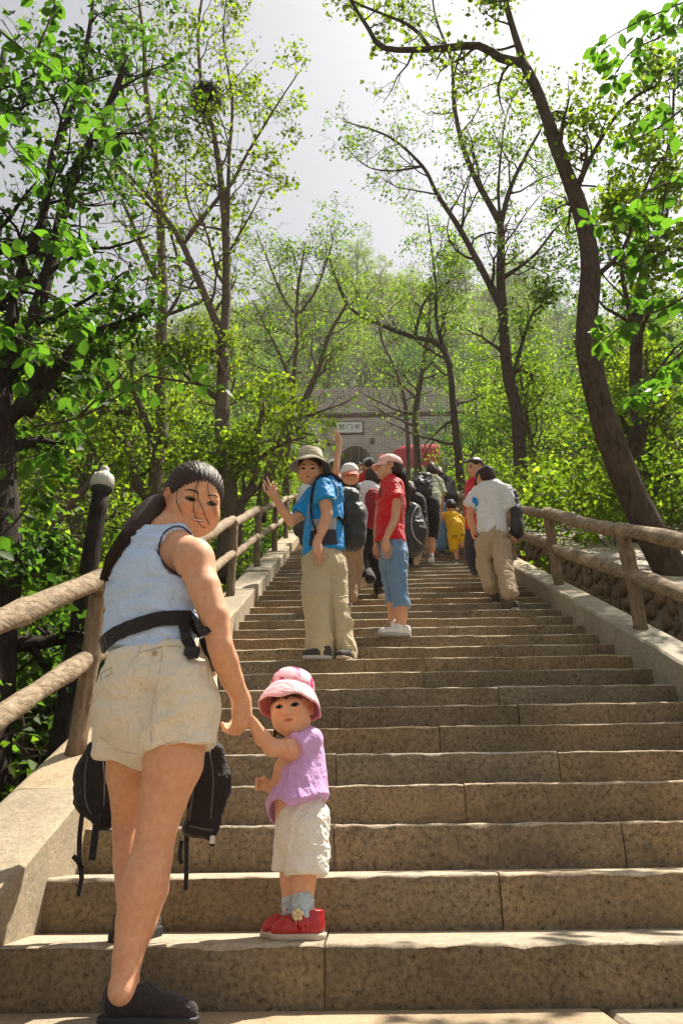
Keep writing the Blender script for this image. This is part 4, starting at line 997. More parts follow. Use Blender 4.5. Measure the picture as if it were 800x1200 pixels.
# legs
hipR = P(206, 846, 2.13); hipL = P(158, 850, 2.19)
b.path([hipR, P(203, 895, 2.12), P(192, 935, 2.12), P(184, 970, 2.115), P(178, 1005, 2.13), P(170, 1040, 2.125), P(160, 1080, 2.11), P(150, 1120, 2.095), P(146, 1150, 2.09)], [.094, .081, .064, .053, .0535, .060, .051, .037, .033], k=.006)
b.ell(P(167, 1032, 2.09), (.048, .042, .085), np.array(Matrix.Rotation(.24, 3, 'Y')), .03)
b.ell(P(145, 1163, 2.085), (.036, .042, .032), None, .02)
b.path([hipL, P(150, 905, 2.27), P(150, 940, 2.34), P(150, 962, 2.38), P(153, 1010, 2.36), P(154, 1050, 2.34), P(155, 1082, 2.345)], [.084, .062, .049, .046, .048, .041, .030], k=.006)
b.cap(P(168, 974, 2.055), P(203, 969, 2.055), .007, .007, k=.022, op='-'); b.cap(P(252, 752, 2.01), P(268, 762, 2.02), .003, .003, k=.015, op='-')
fp = face_paint(T, R, H, SK*np.array((1.02, 1.0, .98)), LIP, .5)
def wpaint(v):
    c = fp(v); return c
zc_ = float(P(200, 660, 2.15).z)
v1, f1 = b.mesh(.0055, hi=np.array((9, 9, zc_))); v2, f2 = b.mesh(.0026, lo=np.array((-9, -9, zc_-.02)), hi=np.array((-.30, 9, 9)))
# drop the coarse part's lid and the fine part's floor
def clip(v, f, keep): m = keep(v)[f].all(1); return v, f[m]
v1, f1 = clip(v1, f1, lambda v: v[:, 2] < zc_+.0005); v2, f2 = clip(v2, f2, lambda v: v[:, 2] > zc_-.017)
vv = np.concatenate([relax(v1, f1, 1), relax(v2, f2, 1)]); ff = np.concatenate([f1, f2+len(v1)])
body = mk('body', vv, ff, M['skin'], wo)
def tint(o, v, fn):
    at = o.data.color_attributes.new('tint', 'FLOAT_COLOR', 'POINT'); at.data.foreach_set('color', np.concatenate([fn(v), np.ones((len(v), 1))], 1).astype(np.float32).ravel())
tint(body, vv, wpaint)
S_ = eyes(T, R, H, wo, body, squint=.66, look=(-.012, .0), bs=1.35, es=1.05)
m = MB(); m.tube([S_(x, -.268+.7*abs(x)**1.5, .0008) for x in np.linspace(-.085, .085, 9)], [.002*H, .007*H, .010*H, .012*H, .012*H, .012*H, .010*H, .007*H, .002*H], 5)
M['teeth'] = flat('teeth', (.70, .66, .60), .3, .4); m.out('teeth', M['teeth'], wo)
# hair
h = F(.02); E_ = lambda x, y, z, a, b_, c, k=.05, op='+': h.ell(T(x, y, z), (a*H, b_*H, c*H), np.array(R), k*H*2, op)
E_(0, -.10, .135, .405, .47, .41); E_(0, -.10, -.02, .385, .36, .30); E_(0, -.26, -.05, .385, .34, .38)
E_(-.03, .54, -.20, .34, .40, .46, .03, '-'); E_(.40, .0, -.09, .09, .11, .15, .02, '-'); E_(.36, .20, -.30, .2, .28, .30, .04, '-'); E_(-.36, .22, -.35, .2, .25, .30, .04, '-')
E_(0, -.15, -.50, .3, .35, .22, .06, '-')
v, f = h.mesh(.0034); v = relax(v, f, 1); N = vnormals(v, f); q = (v-np.array(C)) @ np.array(R)
an = np.arctan2(q[:, 0], q[:, 2]+.02); v = v+N*(.0008*np.sin(an*46+6*q[:, 1]/H)+.0006*np.sin(an*95))[:, None]
hair = mk('hair', v, f, M['hair'], wo)
pt = [T(-.06, -.46, .02), P(184, 598, 2.22), P(168, 616, 2.18), P(150, 640, 2.15), P(136, 660, 2.14), P(122, 674, 2.14)]
m = MB(); m.tube(spline(pt), np.interp(np.linspace(0, 1, len(spline(pt))), [0, .12, .3, .6, .85, 1], [.034, .032, .050, .050, .034, .008]), 18, wob=.03)
r_ = random.Random(4); sp = [Vector(x) for x in spline(pt, .03)]
for i in range(420):
    off = Vector((r_.gauss(0, 1), r_.gauss(0, 1), r_.gauss(0, 1))).normalized()*r_.uniform(.018, .034); k0 = r_.randint(0, 3); k1 = len(sp)-r_.randint(0, 4)
    pts = [p_+off*(.9 if j < 2 else 1.35 if j < len(sp)-3 else (1.0, .7, .35)[min(2, j-len(sp)+3)])+Vector((0, 0, -.004*(j-len(sp)+4) if j > len(sp)-4 else 0)) for j, p_ in enumerate(sp)][k0:k1]
    if len(pts) > 2: m.tube(pts, [.0026]*(len(pts)-1)+[.0006], 3, cap=False)
m.out('ponytail', M['hair'], hair)
m = MB(); m.lathe(T(-.06, -.47, .02), [(.030, -.008), (.036, 0), (.030, .008)], 14, axis=(pt[1]-pt[0]).to_track_quat('Z', 'Y').to_matrix()); M['elastic'] = flat('hair tie', (.03, .02, .03), .7); m.out('hair_tie', M['elastic'], hair)
m = MB()   # combed strands on the crown and loose ones over the face
for i in range(150):
    a = r_.uniform(-1.25, 1.25); t0 = r_.uniform(.0, .25); pts = []
    for j in range(9):
        u = t0+(1.0-t0)*j/8; y = .33-.80*u; rad = math.sqrt(max(.02, 1-((y+.10)/.46)**2)); x = .392*rad*math.sin(a*(1-.25*u)); z = .145+.40*rad*math.cos(a*(1-.25*u))-.10*u*u*abs(a)
        pts.append(T(x+r_.gauss(0, .002), y, z+.004))
    m.tube(pts, [.0006]+[.0019]*7+[.001], 3, cap=False)
m.out('strand', M['hair'], hair)['kind'] = 'stuff'
tr = bvh(body, hair)
for pts, rr_, n_ in (([(236, 560), (229, 572), (227, 588), (229, 604), (236, 616), (241, 616)], .0006, 3), ([(243, 563), (243, 575), (247, 588), (251, 600), (251, 606)], .0006, 2),
                     ([(211, 572), (208, 586), (211, 596), (214, 603)], .0008, 2), 
                     ([(232, 562), (231, 578), (235, 592), (240, 606), (246, 616)], .0007, 2)):
    m = MB()
    for i in range(n_):
        jx, jy = r_.uniform(-2.2, 2.2)*(n_ > 3)+r_.uniform(-.5, .5), r_.uniform(-1.5, 1.5); q = drape(tr, [(x+jx*(1-.3*j), y+jy) for j, (x, y) in enumerate(dense(pts))], .004+.003*r_.random())
        if len(q) > 3: m.tube(q, [rr_]*(len(q)-1)+[rr_*.3], 4, cap=False)
    if m.v: m.out('loose_strand', M['hair'], hair)
# tank top
M['tank'] = m_cloth('pale blue jersey', (.52, .65, .88), .85, 700, .35, 16)
M['piping'] = flat('dark piping', (.05, .05, .09), .8)
g = F(.03); fr = Vector((.25, .93, 0))
g.path([P(181, 790, 2.17), P(180, 748, 2.175), P(182, 700, 2.175), P(184, 665, 2.18), P(190, 640, 2.19)], [.172, .150, .150, .142, .10], side=fr, ratio=.68, k=.03, cut=0)
g.cap(P(176, 640, 2.22), P(180, 622, 2.23), .05, .030, k=.03); g.cap(P(206, 640, 2.15), P(206, 622, 2.16), .035, .022, k=.02)
g.ell(P(160, 660, 2.27), (.075, .08, .09), None, .03)
g.ell(P(220, 642, 2.08), (.096, .17, .090), np.array(Matrix.Rotation(-.2, 3, 'Y')), .005, '-'); g.ell(P(196, 604, 2.2), (.088, .10, .075), None, .015, '-')
g.ell(P(140, 640, 2.42), (.06, .06, .09), None, .012, '-')
hemn = Vector((-.30, -.10, -1)).normalized(); hp = P(190, 772, 2.10)
g.fld(lambda x, y, z: (x-hp.x)*hemn.x+(y-hp.y)*hemn.y+(z-hp.z)*hemn.z, .01)
def tmask(v): return np.clip((v[:, 2]-.6)*4, .5, 1)
tank = solid('tank_top', g, .006, M['tank'], wo, dict(amp=.0085, sc=(4, 4, 19), seed=3), 1)
tb = bvh(tank)
def piping(pts, r, name='piping', parent=None, trees=None, mat='piping', lift=.002, raw=False):
    q = drape(trees, pts if raw else dense(pts), lift); m = MB(); m.tube(q, r, 6); return m.out(name, M[mat], parent)
# shorts
M['khaki'] = m_cloth('beige cotton', (.76, .67, .55), .88, 800, .45, 14)
g = F(.035); 
g.path([P(184, 772, 2.17), P(184, 800, 2.17), P(184, 830, 2.17)], [.150, .168, .165], side=fr, ratio=.76)
g.ell(P(162, 822, 2.17), (.095, .115, .115), None, .03); g.ell(P(212, 820, 2.115), (.100, .115, .118), None, .03)
g.cap(P(207, 838, 2.12), P(208, 880, 2.12), .112, .112, cut=1, k=.022, side=fr, ratio=.92); g.cap(P(156, 838, 2.19), P(148, 886, 2.22), .098, .088, cut=1, k=.022)
tn = Vector((-.12, -.05, 1)).normalized(); tp = P(186, 757, 2.1)
g.fld(lambda x, y, z: (x-tp.x)*tn.x+(y-tp.y)*tn.y+(z-tp.z)*tn.z, .008)
shorts = solid('shorts', g, .006, M['khaki'], wo, dict(amp=.0125, sc=(6, 5, 9), seed=11), 1)
tb2 = bvh(shorts)
M['seam'] = flat('seam thread', (.50, .43, .33), .9)
for pts in ([(190, 762), (187, 790), (180, 820), (177, 850), (179, 884)], [(168, 881), (205, 878), (248, 868)], [(118, 864), (140, 879), (164, 884)]):
    try: piping(pts, .0012, 'seam', shorts, tb2, 'seam', .0002)
    except Exception: pass
try:
    piping([(118, 790), (124, 786), (131, 782), (132, 789), (125, 793), (119, 797), (118, 790)], .0012, 'pocket', shorts, tb2, 'seam', .001, True); piping([(164, 765), (190, 758), (208, 757)], .0016, 'waistband', shorts, tb2, 'seam', .001)
    q = drape(tb2, [(182, 766)], .003)[0]; m = MB(); m.lathe(q, [(.001, -.003), (.007, -.003), (.007, .002), (.002, .003)], 12, axis=Matrix.Rotation(math.pi/2, 3, 'X')); M['button'] = flat('horn button', (.40, .31, .16), .4); m.out('button', M['button'], shorts)
except Exception: pass
for pts in ([(186, 641), (187, 650), (194, 662), (203, 669), (213, 675)], [(186, 641), (189, 630), (198, 620), (209, 617), (219, 621), (224, 626)]):
    try: piping(pts, .0028, 'piping', tank, bvh(tank, body))
    except Exception as e: print('pipe', e)
# shoes
M['shoe'] = m_cloth('black knit shoe', (.022, .015, .018), .75, 500, .3, 60, spec=.3); M['rubber'] = flat('black rubber', (.018, .017, .017), .6, .4); M['trim'] = flat('grey trim', (.09, .085, .09), .5, .4)
g = F(.02); zf = .022
A = lambda px, Y, z: Vector((P(px, 1190, Y).x, Y, z))
g.path([A(138, 2.10, .055), A(165, 2.10, .052), A(195, 2.09, .040), A(220, 2.085, .034)], [.037, .038, .033, .024], side=Vector((0, 1, 0)), ratio=1.0, k=.008)
g.cap(A(138, 2.10, .05), A(140, 2.10, .080), .038, .037, cut=1, side=Vector((0, 1, 0)), ratio=.95); g.cap(A(152, 2.10, .055), A(165, 2.10, .066), .034, .03, k=.02)
g.ell(A(146, 2.10, .115), (.045, .036, .04), None, .006, '-')
g.fld(lambda x, y, z: .018-z+0*x+0*y, .004)
sh = solid('shoe', g, .004, M['shoe'], wo)
g = F(.01); g.path([A(134, 2.10, .016), A(165, 2.10, .016), A(196, 2.09, .016), A(222, 2.085, .018)], [.040, .041, .040, .026]); g.fld(lambda x, y, z: np.maximum(z-.022-.006*np.sin(x*9), .001-z)+0*y, .004)
solid('sole', g, .004, M['rubber'], sh)
B_ = lambda px, Y, z: Vector((P(px, 1096, Y).x, Y, z))
g = F(.02); g.path([B_(148, 2.345, .20), B_(160, 2.40, .195), B_(176, 2.47, .188)], [.040, .040, .030]); g.cap(B_(150, 2.345, .20), B_(152, 2.345, .232), .036, .034, cut=1); g.fld(lambda x, y, z: .170-z+0*x+0*y, .004)
sh = solid('shoe', g, .005, M['shoe'], wo)
g = F(.01); g.path([B_(146, 2.335, .165), B_(160, 2.385, .165), B_(178, 2.455, .165)], [.044, .044, .032]); g.fld(lambda x, y, z: np.maximum(z-.180, .152-z)+0*x+0*y, .003)
so_ = solid('sole', g, .004, M['rubber'], sh); m = MB()
for i in range(8): m.box(B_(150, 2.33, .166)+Vector((.012*i-.03, -.036+.010*i+abs(i-2)*.002, 0)), (.004, .006, .016), ch=.001)
m.out('tread', M['trim'] if 'trim' in M else M['rubber'], so_)
# baby carrier worn round her waist, hanging open
M['webbing'] = m_cloth('black webbing', (.018, .016, .018), .8, 500, .3, 40, spec=.3)
bc = empty('baby_carrier', tuple(P(190, 800, 2.1)), 'black baby carrier belted round the waist of the woman, its flaps and straps hanging loose', 'carrier')
body_t = bvh(tank, shorts, body)
def ribbon(pts3, wdt, thick, up, parent, name, mat='webbing', ns=None):
    m = MB(); pts3 = [Vector(p) for p in pts3]; k = len(pts3); v = []
    for i, p in enumerate(pts3):
        t = (pts3[min(k-1, i+1)]-pts3[max(0, i-1)]).normalized(); n = Vector(up) if ns is None else ns[i]; n = (n-t*n.dot(t)).normalized(); w_ = t.cross(n); a = wdt(i/(k-1)) if callable(wdt) else wdt
        for sx, sy in ((-1, -1), (1, -1), (1, 1), (-1, 1)): v.append(p+w_*sx*a/2+n*sy*thick/2)
    f = [[4*i+j, 4*i+(j+1) % 4, 4*i+4+(j+1) % 4, 4*i+4+j] for i in range(k-1) for j in range(4)]+[[3, 2, 1, 0], [4*k-4, 4*k-3, 4*k-2, 4*k-1]]
    m.add(v, f); return m.out(name, M[mat], parent, False)
belt = [(122, 757), (128, 750), (145, 740), (165, 732), (185, 727), (205, 724), (222, 724), (236, 730), (246, 742)]
q = drape(body_t, dense(belt), .006)
to_cam = (EYE-P(190, 740, 2.1)).normalized(); ns = [((p-P(184, 740, 2.2))*1.0).normalized() for p in q]
ribbon(q, .042, .010, None, bc, 'waist_belt', ns=ns)
q = drape(body_t, dense([(212, 726), (216, 745), (222, 765), (224, 776)]), .014); ribbon(q, .030, .008, to_cam, bc, 'strap')
q = drape(body_t, dense([(226, 728), (236, 750), (246, 772), (250, 786)]), .006); ribbon(q, .03, .006, to_cam, bc, 'strap')
q = drape(body_t, [(213, 762), (222, 767), (231, 770)], .016); m = MB(); m.box(q[1], (.042, .018, .030), R=Matrix.Rotation(.15, 3, 'Y'), ch=.004); m.out('buckle', M['rubber'], bc, False)
g = F(.02); g.path([P(112, 878, 2.38), P(108, 905, 2.40), P(110, 935, 2.40), P(118, 958, 2.40)], [.030, .044, .046, .030], side=Vector((0, 1, 0)), ratio=.4)
g.path([P(136, 890, 2.42), P(136, 925, 2.42), P(126, 958, 2.41)], [.022, .024, .022], side=Vector((0, 1, 0)), ratio=.4)
fl1 = solid('carrier_flap', g, .006, M['webbing'], bc, dict(amp=.006, sc=(14, 14, 14), seed=5))
g = F(.02); g.path([P(240, 872, 2.36), P(242, 915, 2.36), P(236, 955, 2.36)], [.035, .058, .045], side=Vector((0, 1, 0)), ratio=.35); g.cap(P(222, 972, 2.36), P(245, 977, 2.36), .02, .014)
g.path([P(252, 880, 2.35), P(257, 920, 2.35), P(250, 975, 2.35)], [.016, .020, .012], side=Vector((0, 1, 0)), ratio=.6)
fl2 = solid('carrier_flap', g, .006, M['webbing'], bc, dict(amp=.006, sc=(14, 14, 14), seed=6))
M['steel'] = flat('bright buckle', (.6, .6, .6), .3, .6)
for fl, pts in ((fl1, [(103, 885), (100, 910), (101, 940), (108, 955)]), (fl1, [(119, 880), (122, 910), (122, 945)]), (fl2, [(246, 880), (250, 915), (247, 960)]), (fl2, [(228, 890), (226, 930), (222, 962)]), (fl2, [(222, 968), (236, 971), (250, 973)])):
    try: piping(pts, .0028, 'piping', fl, bvh(fl), 'trim', .001)
    except Exception: pass
m = MB(); m.box(P(249, 984, 2.33), (.014, .006, .022), ch=.002); m.out('buckle', M['steel'], bc, False)
for pts in ([(97, 950), (94, 975), (93, 1000), (94, 1012), (96, 1030), (92, 1050)], [(114, 955), (112, 975), (108, 1008)], [(218, 970), (219, 1000), (218, 1043)], [(213, 985), (211, 1005), (214, 1012)], [(249, 970), (249, 992)], [(86, 1003), (92, 1010), (97, 1018)]):
    Yq = 2.37; ribbon(spline([P(x, y, Yq) for x, y in pts]), .013 if pts[0][0] != 114 else .02, .004, (0, 1, 0), bc, 'strap')
# ---------------- toddler
to = empty('person', (-.17, 2.36, .15), 'toddler in pink sun hat, lilac top and red shoes standing on the first step', 'person')
H = .166; C = P(341, 829, 2.385); fw = (-.10, -.98, -.06); uv_ = (-.10, .04, 1)
b = F(.014); T, R = head_prims(b, C, H, fw, uv_, chub=.9)
b.cap(P(353, 862, 2.39), C+(R@Vector((0, -.08, -.25)))*H, .030, .032, k=.02)
b.path([P(356, 872, 2.36), P(338, 878, 2.33), P(318, 876, 2.30), P(307, 864, 2.27), P(297, 848, 2.235)], [.028, .027, .0235, .021, .0165], k=.015)
tw = P(297, 848, 2.235); hd2 = (P(286, 838, 2.215)-tw).normalized(); hn2 = Vector((.2, .9, .1)); hn2 = (hn2-hd2*hn2.dot(hd2)).normalized(); hs2 = hd2.cross(hn2)
b.ell(tw+hd2*.020, (.017, .010, .020), np.array(Matrix((hs2, hn2, hd2)).transposed()), .01)
for i in range(4):
    a = tw+hd2*.034+hs2*(.012-.008*i); b.path([a, a+hd2*.016+hn2*.002, a+hd2*.026+hn2*.010], [.0052, .005, .0045], k=.003)
b.path([tw+hd2*.008+hs2*.012, tw+hd2*.020+hs2*.022, tw+hd2*.032+hs2*.024], [.007, .006, .0052], k=.004)
# other arm bent in front of the belly, fingers loosely curled
b.path([P(345, 872, 2.44), P(330, 900, 2.47), P(322, 925, 2.45), P(316, 922, 2.42)], [.026, .022, .020, .016], k=.012)
w2 = P(316, 921, 2.415); dd = Vector((-1, -.25, .12)).normalized()
b.ell(w2+dd*.016, (.019, .013, .017), None, .01)
for i in range(4):
    a = w2+dd*.028+Vector((0, -.004, .014-.009*i)); b.path([a, a+dd*.012+Vector((0, -.008, 0)), a+dd*.008+Vector((.0, -.018, -.002))], [.0052, .005, .0046], k=.002)
b.path([w2+dd*.006+Vector((0, -.006, .014)), w2+dd*.018+Vector((0, -.014, .020)), w2+dd*.026+Vector((0, -.016, .014))], [.0065, .006, .005], k=.004)
# belly and legs
b.path([P(353, 880, 2.40), P(350, 925, 2.40), P(350, 955, 2.40)], [.055, .070, .072], k=.03)
for s, (kx, dx, dy) in enumerate(((357, 0, 0), (345, -12, .05))):
    b.path([P(kx, 985, 2.38+dy), P(kx-2, 1030, 2.37+dy), P(kx-2, 1062, 2.36+dy), P(kx, 1082, 2.355+dy)], [.052, .036, .029, .024], k=.012)
fp2 = face_paint(T, R, H, SK*np.array((1.05, 1.08, 1.1)), np.array((.46, .10, .09)), .5)
v, f = b.mesh(.0029); v = relax(v, f, 1); o = mk('body', v, f, M['skin'], to); tint(o, v, fp2); tbody = o
S_ = eyes(T, R, H, to, tbody, squint=.30, brow=False, es=1.12)
for s in (-1, 1):
    m = MB(); m.tube([S_(s*.08, .10, .0005), S_(s*.14, .12, .0005), S_(s*.22, .11, .0005)], [.006*H, .010*H, .004*H], 5, flat=.6); m.out('eyebrow', M['hair_b'], to)
# hair under the hat
h = F(.01); E_ = lambda x, y, z, a, b_, c, k=.05, op='+': h.ell(T(x, y, z), (a*H, b_*H, c*H), np.array(R), k*H*2, op)
E_(0, -.06, .14, .37, .45, .38); E_(0, -.16, -.1, .36, .32, .36); E_(0, .46, -.22, .42, .42, .42, .04, '-'); E_(0, -.15, -.55, .4, .4, .2, .05, '-')
v, f = h.mesh(.003); v = relax(v, f, 1); thair = mk('hair', v, f, M['hair_b'], to)
m = MB()
for i in range(46):
    x = -.26+.52*i/45+r_.uniform(-.008, .008); L_ = r_.uniform(.14, .24); y = .40-abs(x)*.35
    m.tube([T(x*.85, y-.02, .30), T(x, y+.012, .20), T(x*1.03, y+.014, .22-L_)], [.004*H*2, .004*H*2, .001], 4)
for i in range(26):
    a = r_.uniform(-1, 1); m.tube([T(.30+.06*abs(a), -.22+.1*a, -.18), T(.33+.04*a, -.20+.12*a, -.36), T(.30+.1*a, -.16+.1*a, -.46-.06*r_.random())], [.003, .0028, .0008], 4)
m.out('fringe', M['hair_b'], thair)['kind'] = 'stuff'
# sun hat
M['pink'] = None
def m_hat():
    t = NT('pink flowered cotton'); g = t.coord(); n1 = t.noise(g, 30, 2, .5); f = t.noise(g, 500, 2)
    c = t.ramp(n1, [(.50, (.86, .50, .56)), (.56, (.80, .34, .46)), (.60, (.62, .03, .14)), (.68, (.68, .06, .18))])
    return t.fin(c, .85, t.bump(f, .2, .002), .2)
M['pink'] = m_hat(); M['pink_in'] = m_cloth('coral pink lining', (.80, .22, .24), .85, 500, .1)
M['pink_plain'] = m_cloth('pale pink cotton', (.84, .47, .53), .85, 500, .2)
def shell(name, rings, mat, parent, Rm, org, thick=.003, n=40, wav=None, mat_in=None):
    """a cloth shell turned round an axis, with an inner face"""
    v = []; k = len(rings)
    for sgn in (0, 1):
        for j, (rx, ry, z, oy) in enumerate(rings):
            for i in range(n):
                a = 2*math.pi*i/n; t_ = thick*sgn; wz = wav(a, j/(k-1)) if wav else 0
                v.append(org+Rm@Vector(((rx-t_)*math.cos(a), (ry-t_)*math.sin(a)+oy, z-t_*.6+wz)))
    f = [[j*n+i, (j+1)*n+i, (j+1)*n+(i+1) % n, j*n+(i+1) % n] for j in range(k-1) for i in range(n)]; fm = [0]*len(f)
    g_ = [[q[0]+k*n, q[3]+k*n, q[2]+k*n, q[1]+k*n] for q in f]; f += g_; fm += [1]*len(g_)
    f += [[(k-1)*n+i, (2*k-1)*n+i, (2*k-1)*n+(i+1) % n, (k-1)*n+(i+1) % n] for i in range(n)]; fm += [0]*n
    f += [[i for i in range(n)], [k*n+i for i in range(n)][::-1]]; fm += [0, 1]
    return mk(name, v, f, [M[mat], M[mat_in or mat]], parent, True, fm)
Rh = rot_from((-.16, -.95, .30), (.10, .32, .94)); oh = T(.0, -.08, .17)
rg = [(.012, .014, .092, -.004), (.035, .04, .091, -.004), (.055, .062, .082, -.004), (.066, .075, .064, 0), (.071, .080, .040, 0), (.073, .082, .022, 0)]
hat = shell('hat', rg, 'pink', to, Rh, oh, n=44)
brim = [(.073, .082, .024, 0), (.082, .091, .011, 0), (.092, .100, -.008, 0), (.098, .106, -.026, 0), (.101, .108, -.036, 0)]
shell('brim', brim, 'pink_plain', hat, Rh, oh, n=60, wav=lambda a, t_: .007*t_*math.sin(3*a+.8)+.004*t_*math.sin(7*a), mat_in='pink_in')
m = MB(); m.tube([T(.34, .02, .0), T(.34, .08, -.2), T(.20, .20, -.40), T(.1, .24, -.48)], .0028, 5, flat=.5); m.out('chin_strap', M['pink_plain'], hat)
# lilac top: a flared shell over shoulders
M['lilac'] = m_cloth('lilac cotton', (.62, .36, .68), .85, 700, .2, 24)
g = F(.02); tf = Vector((-.75, -.45, 0)).normalized()
g.path([P(359, 868, 2.40), P(357, 890, 2.395), P(354, 915, 2.39), P(351, 940, 2.385)], [.050, .062, .080, .112], side=tf, ratio=.85, k=.02)
g.cap(P(364, 867, 2.37), P(346, 875, 2.34), .036, .041, cut=1, k=.012); g.cap(P(350, 868, 2.44), P(338, 885, 2.46), .03, .028, cut=1, k=.015)
g.ell(P(350, 856, 2.39), (.028, .03, .022), None, .01, '-')
hq = P(350, 948, 2.37); hn_ = Vector((.42, -.15, -1)).normalized()
g.fld(lambda x, y, z: (x-hq.x)*hn_.x+(y-hq.y)*hn_.y+(z-hq.z)*hn_.z, .004)
g.ell(P(331, 955, 2.36), (.045, .09, .052), None, .008, '-')      # open front showing the tummy
lil = solid('top', g, .0036, M['lilac'], to, dict(amp=.0042, sc=(20, 20, 7), seed=21), 1)
# shorts
M['check'] = m_cloth('cream seersucker', (.80, .75, .67), .85, 900, .25, 26, stripes=(60, (.50, .50, .56), .35))
g = F(.02); g.path([P(352, 938, 2.39), P(355, 965, 2.385), P(356, 985, 2.38)], [.066, .079, .078], side=tf, ratio=.95)
g.cap(P(360, 985, 2.365), P(359, 1026, 2.35), .064, .063, cut=1, k=.008); g.cap(P(346, 985, 2.43), P(342, 1022, 2.43), .060, .058, cut=1, k=.008)
wq = P(350, 940, 2.38); wn = Vector((-.20, .1, 1)).normalized(); g.fld(lambda x, y, z: (x-wq.x)*wn.x+(y-wq.y)*wn.y+(z-wq.z)*wn.z, .006)
solid('shorts', g, .0036, M['check'], to, dict(amp=.0050, sc=(16, 16, 18), seed=31), 1)
# socks and shoes
M['sock'] = m_cloth('pale blue sock', (.50, .60, .66), .9, 400, .4, 60); M['red'] = flat('red leather', (.42, .010, .015), .28, .6, .1, 90); M['sole_w'] = flat('cream rubber', (.50, .42, .33), .7)
for s, (ax, Y_, nx) in enumerate(((355, 2.345, 0), (343, 2.40, -.004))):
    g = F(.01); g.path([P(ax, 1061, Y_+.005), P(ax, 1070, Y_), P(ax-1, 1082, Y_)], [.030, .028, .030], k=.005); g.cap(P(ax-2, 1083, Y_), P(ax-14, 1090, Y_), .028, .022); g.cap(P(ax, 1057, Y_+.005), P(ax, 1061, Y_+.005), .0315, .0315, k=.003)
    solid('sock', g, .003, M['sock'], to, dict(amp=.0022, sc=(30, 30, 70), seed=41))
    xa = P(ax, 1085, Y_).x; z0 = .154
    g = F(.012); g.path([(xa+.026, Y_, z0+.032), (xa-.01, Y_, z0+.027), (xa-.045, Y_-.004, z0+.024), (xa-.066, Y_-.005, z0+.020)], [.031, .030, .032, .024], side=(0, 1, 0), ratio=.95)
    g.cap((xa+.030, Y_, z0+.03), (xa+.032, Y_, z0+.072), .030, .026, cut=1, side=(0, 1, 0), ratio=.95); g.ell((xa-.014, Y_, z0+.074), (.030, .024, .038), None, .004, '-'); g.ell((xa+.022, Y_, z0+.095), (.036, .023, .045), None, .004, '-')
    g.cap((xa-.004, Y_-.032, z0+.036), (xa-.012, Y_-.010, z0+.073), .009, .009, k=.004); g.cap((xa-.012, Y_-.010, z0+.073), (xa-.010, Y_+.02, z0+.06), .009, .009, k=.004); g.cap((xa+.012, Y_-.030, z0+.04), (xa-.012, Y_-.018, z0+.068), .008, .008, k=.004)
    g.fld(lambda x, y, z: z0+.012-z+0*x+0*y, .003)
    so_ = solid('shoe', g, .0028, M['red'], to)
    g = F(.006); g.path([(xa+.030, Y_, z0+.008), (xa-.01, Y_, z0+.008), (xa-.046, Y_-.004, z0+.008), (xa-.068, Y_-.005, z0+.010)], [.034, .032, .035, .025]); g.fld(lambda x, y, z: np.maximum(z-z0-.015, z0-.003-z)+0*x+0*y, .003)
    solid('sole', g, .003, M['sole_w'], so_)
    if s == 0:
        m = MB(); fc_ = Vector((xa-.012, Y_-.036, z0+.062))
        for i in range(5):
            a = 2*math.pi*i/5+.3; m.lathe(fc_+Vector((math.cos(a)*.010, 0, math.sin(a)*.010)), [(.001, -.004), (.0065, -.002), (.007, .001), (.002, .004)], 8, axis=Matrix.Rotation(math.pi/2, 3, 'X'))
        m.lathe(fc_, [(.001, -.001), (.004, 0), (.004, .004), (.001, .006)], 8, axis=Matrix.Rotation(math.pi/2, 3, 'X')); M['petal'] = flat('cream flower', (.70, .58, .32), .5); m.out('flower', M['petal'], so_)
# ------------------------------------------------------------------ the other people on the stairs
def cloth(key, col, **kw):
    if key not in M: M[key] = m_cloth(key.replace('_', ' '), col, **kw)
    return key
cloth('khaki_dark', (.52, .42, .26), wr=.28); cloth('tan_trousers', (.44, .32, .20), wr=.28); cloth('brown_trousers', (.30, .20, .125)); cloth('black_cloth', (.022, .019, .020))
cloth('navy_cloth', (.045, .04, .055)); cloth('white_cloth', (.72, .72, .74), wr=.4); cloth('red_cloth', (.66, .010, .016), wr=.4, rough=.6); cloth('yellow_cloth', (.88, .50, .012)); cloth('denim', (.16, .27, .44), var=.3, weave=1200)
cloth('camouflage', (.34, .35, .24), var=.5); cloth('blue_cloth', (.012, .29, .72), rough=.6, wr=.4); cloth('grey_cloth', (.38, .38, .40)); cloth('black_bag', (.020, .017, .017), rough=.5, spec=.5); cloth('straw', (.52, .46, .34)); cloth('maroon_bag', (.28, .02, .03)); cloth('cap_white', (.80, .79, .78)); cloth('cap_pink', (.90, .50, .47)); cloth('cap_dark', (.05, .035, .032)); cloth('cap_blue', (.04, .04, .16)); cloth('coral', (.80, .22, .16)); cloth('shoe_white', (.72, .70, .68)); cloth('shoe_dark', (.06, .045, .04)); cloth('shoe_grey', (.40, .40, .42)); cloth('sole_tan', (.42, .34, .26)); cloth('hat_grey', (.20, .19, .18))
BK = (0, .4, 0)
